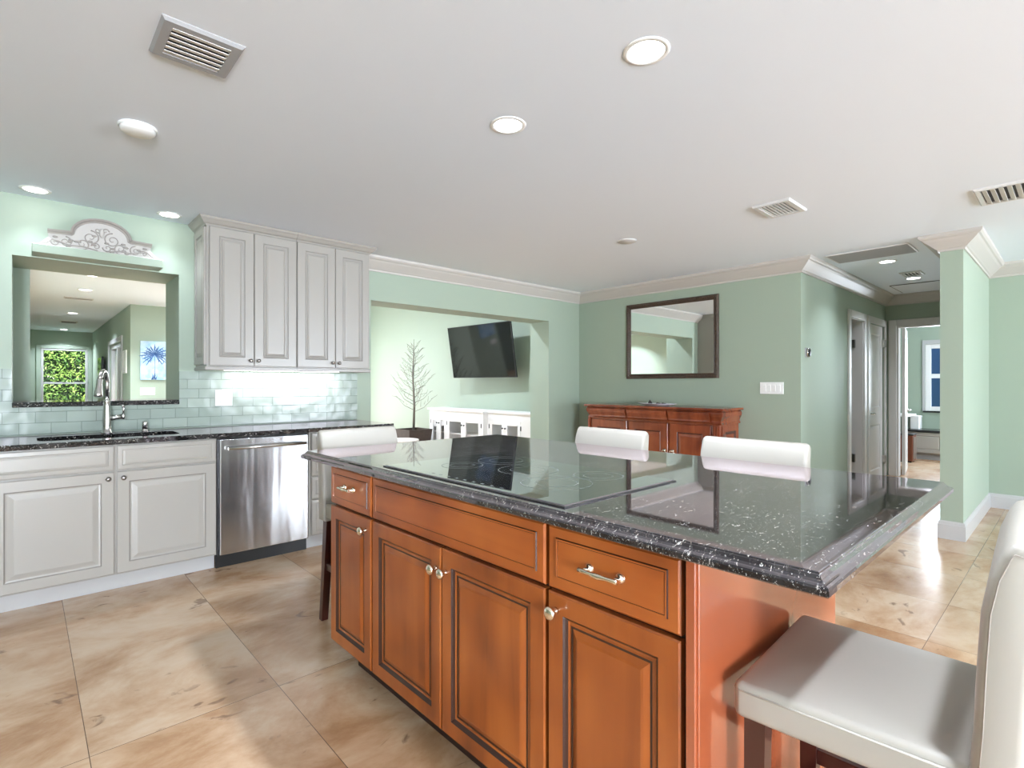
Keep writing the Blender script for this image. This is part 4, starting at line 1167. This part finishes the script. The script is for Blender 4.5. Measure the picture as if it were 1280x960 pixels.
con_section(CXF + .05, 7.60, 7.06, 2); con_section(CXF, 7.06, 6.10, 2); con_section(CXF + .09, 6.10, 5.33, 2)
bm = nb(); box(bm, CXF + .07, XM - .005, 6.10, 7.64, CZ - .03, CZ, .004); box(bm, CXF - .02, CXF + .07, 6.085, 7.09, CZ - .03, CZ, .004); box(bm, CXF + .03, CXF + .07, 7.09, 7.64, CZ - .03, CZ); box(bm, CXF + .07, XM - .005, 5.0, 6.10, CZ - .03, CZ, .004)
part('top', bm, M['whitewood'], t)
bm = nb(); box(bm, CXF + .09, XM - .02, 5.04, 5.33, 0, CZ - .03); part('end_cabinet', bm, M['whitewood'], t)

# potted bare tree
tx, ty = 4.78, 7.58
t = thing('potted_tree', 'bare branched potted tree standing left of the white console', 'potted tree', (tx, ty, 0))
bm = nb()
a = [bm.verts.new((tx + i * .17, ty + j * .17, 0)) for i, j in ((-1, -1), (1, -1), (1, 1), (-1, 1))]
b_ = [bm.verts.new((tx + i * .225, ty + j * .225, .50)) for i, j in ((-1, -1), (1, -1), (1, 1), (-1, 1))]
c_ = [bm.verts.new((tx + i * .20, ty + j * .20, .50)) for i, j in ((-1, -1), (1, -1), (1, 1), (-1, 1))]
d_ = [bm.verts.new((tx + i * .20, ty + j * .20, .46)) for i, j in ((-1, -1), (1, -1), (1, 1), (-1, 1))]
for p_, q_ in ((a, b_), (b_, c_), (c_, d_)):
    for k in range(4): bm.faces.new((p_[k], p_[(k + 1) % 4], q_[(k + 1) % 4], q_[k]))
bm.faces.new(a[::-1]); part('planter', bm, M['pot'], t)
bm = nb(); box(bm, tx - .205, tx + .205, ty - .205, ty + .205, .445, .462); part('soil', bm, M['soil'], t)
bm = nb(); tube(bm, [(tx, ty, .46), (tx + .01, ty - .005, .9), (tx - .01, ty + .01, 1.4), (tx, ty, 1.75), (tx + .005, ty, 2.0)], [.022, .019, .014, .008, .003], 8); part('trunk', bm, M['bark'], t)
bm = nb()
for k in range(46):
    z = .78 + (k / 46) ** .9 * 1.12; L_ = (.52 * (1 - (z - .78) / 1.35) + .08) * R.uniform(.6, .9); az = k * 2.4 + R.uniform(-.4, .4)
    d = Vector((math.cos(az), math.sin(az), 0)); el = R.uniform(.55, 1.0)
    p0 = Vector((tx, ty, z)); p1 = p0 + (d + Vector((0, 0, el * .6))) * L_ * .45; p2 = p0 + (d + Vector((0, 0, el))) * L_ * .85
    tube(bm, [p0, p1, p2], [.0042, .0028, .0012], 5)
    for j in range(4):
        q = p0.lerp(p2, .35 + .18 * j); dd = (d + Vector((R.uniform(-.9, .9), R.uniform(-.9, .9), R.uniform(.3, 1.1)))).normalized()
        tube(bm, [q, q + dd * L_ * R.uniform(.18, .34)], [.003, .0012], 4)
part('branches', bm, M['bark'], t)

# side table and pale seat
t = thing('side_table', 'round beige topped side table in front of the brown planter', 'side table', (3.70, 6.20, 0))
bm = nb(); lathe(bm, (3.70, 6.20, 0), (0, 0, 1), [(0, .475), (.235, .475), (.25, .485), (.25, .497), (.243, .505), (0, .506)], 40); part('table_top', bm, M['beige'], t, sm=40)
bm = nb(); lathe(bm, (3.70, 6.20, 0), (0, 0, 1), [(.236, .466), (.249, .470), (.249, .484), (.236, .486)], 40, cap=False); part('dark_rim', bm, M['black'], t)
bm = nb(); lathe(bm, (3.70, 6.20, 0), (0, 0, 1), [(0, 0), (.18, 0), (.18, .015), (.03, .03), (.022, .06), (.022, .46), (.06, .475), (0, .475)], 24); part('pedestal', bm, M['espresso'], t)
t = thing('armchair', 'pale lavender white armchair just behind the end of the granite counter', 'armchair', (3.12, 6.95, 0))
ax_, ay_ = 3.12, 6.95
bm = nb(); box(bm, ax_ - .36, ax_ + .36, ay_ - .36, ay_ + .36, .16, .44, .05, 3); part('seat', bm, M['bluewhite'], t, sm=50)
bm = nb(); box(bm, ax_ - .36, ax_ + .36, ay_ + .24, ay_ + .42, .16, .69, .07, 4); part('backrest', bm, M['bluewhite'], t, sm=50)
for s in (-1, 1):
    bm = nb(); box(bm, ax_ + s * .42 - .07, ax_ + s * .42 + .07, ay_ - .36, ay_ + .40, .14, .58, .06, 4); part('armrest', bm, M['bluewhite'], t, sm=50)
for i in (-1, 1):
    for j in (-1, 1):
        bm = nb(); box(bm, ax_ + i * .36 - .02, ax_ + i * .36 + .02, ay_ + j * .32 - .02, ay_ + j * .32 + .02, 0, .17); part('leg', bm, M['espresso'], t)

# curtains by the living room window (seen in the reflections)
for (x0, x1, lb) in ((2.2, 2.75, 'white curtain gathered at the left side of the living room window'), (4.75, 5.3, 'white curtain gathered at the right side of the living room window')):
    bm = nb(); rows = []
    n = 40
    for k in range(n + 1):
        x = x0 + (x1 - x0) * k / n; y = 10.80 + .035 * math.sin(k * 1.6)
        rows.append([bm.verts.new((x, y, .03)), bm.verts.new((x, y, 2.35)), bm.verts.new((x, y + .004, 2.35)), bm.verts.new((x, y + .004, .03))])
    for a, b in zip(rows, rows[1:]):
        for j in range(4): bm.faces.new((a[j], a[(j + 1) % 4], b[(j + 1) % 4], b[j]))
    bm.faces.new(rows[0]); bm.faces.new(rows[-1][::-1])
    single('curtain', bm, M['curtain'], lb, 'curtain', ((x0 + x1) / 2, 10.8, 0), sm=60)

# painting, switch, passage television
t = thing('canvas_painting', 'blue palm tree canvas painting on the wall beyond the passthrough', 'painting', (1.53, 9.7, 1.61))
bm = nb(); box(bm, 1.29, 1.79, 9.662, 9.698, 1.315, 1.905, .003); part('canvas', bm, M['art'], t)
bm = nb(); yp = 9.6615
tube(bm, [(1.47, yp, 1.32), (1.475, yp, 1.5), (1.47, yp, 1.68)], [.008, .003, .004], 6)
for k in range(17):
    a = -.95 + k * (PI + 1.9) / 16
    L_ = .15 + .06 * R.random(); c = Vector((1.47, yp, 1.70))
    pts = [c + Vector((math.cos(a) * L_ * q, 0, math.sin(a) * L_ * q * .9 - .025 * q * q)) for q in (0, .33, .66, 1)]
    tube(bm, pts, [.003, .007, .009, .002], 5)
    for q in (.4, .6, .8):
        p_ = c + Vector((math.cos(a) * L_ * q, 0, math.sin(a) * L_ * q * .9 - .025 * q * q)); tube(bm, [p_, p_ + Vector((R.uniform(-.045, .045), 0, R.uniform(-.06, -.02)))], [.005, .002], 4)
for k in range(8): tube(bm, [(1.46 + R.uniform(-.03, .03), yp, 1.32), (1.47 + R.uniform(-.04, .04), yp, 1.32 + R.uniform(.04, .10))], [.006, .001], 4)
for v in bm.verts: v.co.y = yp + (v.co.y - yp) * .25
part('painted_palm', bm, M['artd'], t)
plate('light_switch', 'white light switch below the blue palm painting', 'light switch', (1.385, 9.7, 1.137), (1, 0, 0), (0, -1, 0), .19, .115, 3, 'switch')
t = thing('wall_screen', 'thin dark screen on the passage wall behind the faucet spout', 'television', (1.11, 13.1, 1.555))
bm = nb(); box(bm, 1.085, 1.125, 12.75, 13.45, 1.33, 1.78, .004); part('housing', bm, M['bezel'], t)
bm = nb(); box(bm, 1.082, 1.085, 12.77, 13.43, 1.35, 1.76); part('screen', bm, M['screen'], t)
bm = nb(); box(bm, 1.125, 1.17, 13.0, 13.2, 1.47, 1.64); part('wall_bracket', bm, M['bezel'], t)
t = thing('wall_panel', 'white framed panel on the passage wall beside the glazed door', 'wall panel', (1.16, 10.25, 1.6))
bm = nb(); panel(bm, (1.17, 10.40, 1.42), (0, -1, 0), (0, 0, 1), (-1, 0, 0), .34, .36, [(0, 0), (0, .015), (.02, .02), (.03, .012)]); part('frame', bm, M['white'], t)


# hedges outside
def hedge(label, x0, x1, y0, y1, z1, n, face):
    t = thing('hedge', label, 'hedge', ((x0 + x1) / 2, (y0 + y1) / 2, -.14))
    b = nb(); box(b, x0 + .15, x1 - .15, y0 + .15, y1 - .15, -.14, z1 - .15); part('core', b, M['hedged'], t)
    b = nb()
    for k in range(n):
        if face == 'y': p_ = Vector((R.uniform(x0, x1), y0 + R.uniform(0, .3), R.uniform(-.1, z1)))
        else: p_ = Vector((x0 + R.uniform(0, .25), R.uniform(y0, y1), R.uniform(-.1, z1)))
        nrm = Vector((R.uniform(-1, 1), R.uniform(-1.4, .3), R.uniform(-.1, 1.2))).normalized()
        u, v, _ = frame_basis(nrm); a = R.uniform(0, 6.28); d1_ = u * math.cos(a) + v * math.sin(a); d2_ = nrm.cross(d1_); L_ = R.uniform(.028, .06); w = L_ * .36
        q = [b.verts.new(p_ - d1_ * L_), b.verts.new(p_ + d2_ * w - nrm * .01), b.verts.new(p_ + d1_ * L_), b.verts.new(p_ - d2_ * w - nrm * .01)]
        b.faces.new((q[0], q[1], q[2])); b.faces.new((q[0], q[2], q[3]))
    o = part('foliage', b, M['leaf'], t); o['kind'] = 'stuff'
    return t


hedge('sunlit green leafy hedge outside the far passage window', -.6, 2.2, 16.9, 17.8, 3.4, 12000, 'y')
hedge('green hedge glimpsed through the glazed passage door', 1.75, 2.6, 12.4, 16.2, 2.6, 6000, 'x')
bm = nb(); box(bm, 14.5, 14.7, -6, 8, -.14, 3.4); single('garden_wall', bm, M['duct'], 'blue wall outside the window of the room past the hall', 'wall', (14.6, 1, -.14))  # plain blue wall behind the tinted pane

# ------------------------------------------------------------------ room past the hall
t = thing('bench_cabinet', 'low white window bench cabinet with dark top in the room past the hall', 'cabinet', (11.1, .8, 0))
bm = nb(); box(bm, 10.92, 11.33, -.6, 1.99, .10, .455); part('carcass', bm, M['cab'], t)
bm = nb(); box(bm, 10.97, 11.33, -.6, 1.99, 0, .10); part('plinth', bm, M['retg'], t)
bm = nb(); box(bm, 10.87, 11.335, -.62, 2.0, .455, .49, .004); part('bench_top', bm, M['dstone'], t, 'dark stone top')
for k in range(5):
    ya = 1.97 - k * .5
    bm = nb(); panel(bm, (10.92, ya, .115), (0, -1, 0), (0, 0, 1), (-1, 0, 0), .48, .33, [(0, 0), (0, .018), (.05, .018), (.058, .010), (.075, .016)], [0, 0, 1, 0, 0]); part('door', bm, [M['cab'], M['groove']], t)
t = thing('waste_bin', 'brown waste bin standing before the bench in the room past the hall', 'waste bin', (10.45, 1.92, 0))
bm = nb(); box(bm, 10.33, 10.60, 1.80, 2.06, .02, .43, .01, 2); part('body', bm, M['bin'], t)
bm = nb(); box(bm, 10.36, 10.57, 1.792, 1.80, .05, .40, .002); part('front_panel', bm, M['bing'], t)
bm = nb(); box(bm, 10.32, 10.61, 1.79, 2.07, .43, .455, .008, 2); part('lid', bm, M['black'], t)
for i in (10.36, 10.57):
    bm = nb(); box(bm, i - .015, i + .015, 1.82, 2.04, 0, .02); part('foot', bm, M['black'], t)
t = thing('desk', 'white topped desk edge showing past the open hall door', 'desk', (10.9, 2.6, 0))
bm = nb(); box(bm, 10.55, 11.2, 1.90, 3.3, .715, .745, .004); part('desk_top', bm, M['white'], t)
bm = nb(); box(bm, 10.65, 11.15, 2.14, 2.17, 0, .715); part('leg_panel', bm, M['retg'], t)
bm = nb(); box(bm, 10.65, 11.15, 3.22, 3.25, 0, .715); part('leg_panel', bm, M['retg'], t)
t = thing('storage_box', 'white box on the dark bench below the window of the far room', 'box', (11.15, 1.9, .49))
bm = nb(); box(bm, 11.05, 11.3, 1.84, 1.96, .49, .70, .006); part('body', bm, M['white'], t)
bm = nb(); box(bm, 11.045, 11.305, 1.835, 1.965, .68, .714, .004); part('lid', bm, M['white'], t)
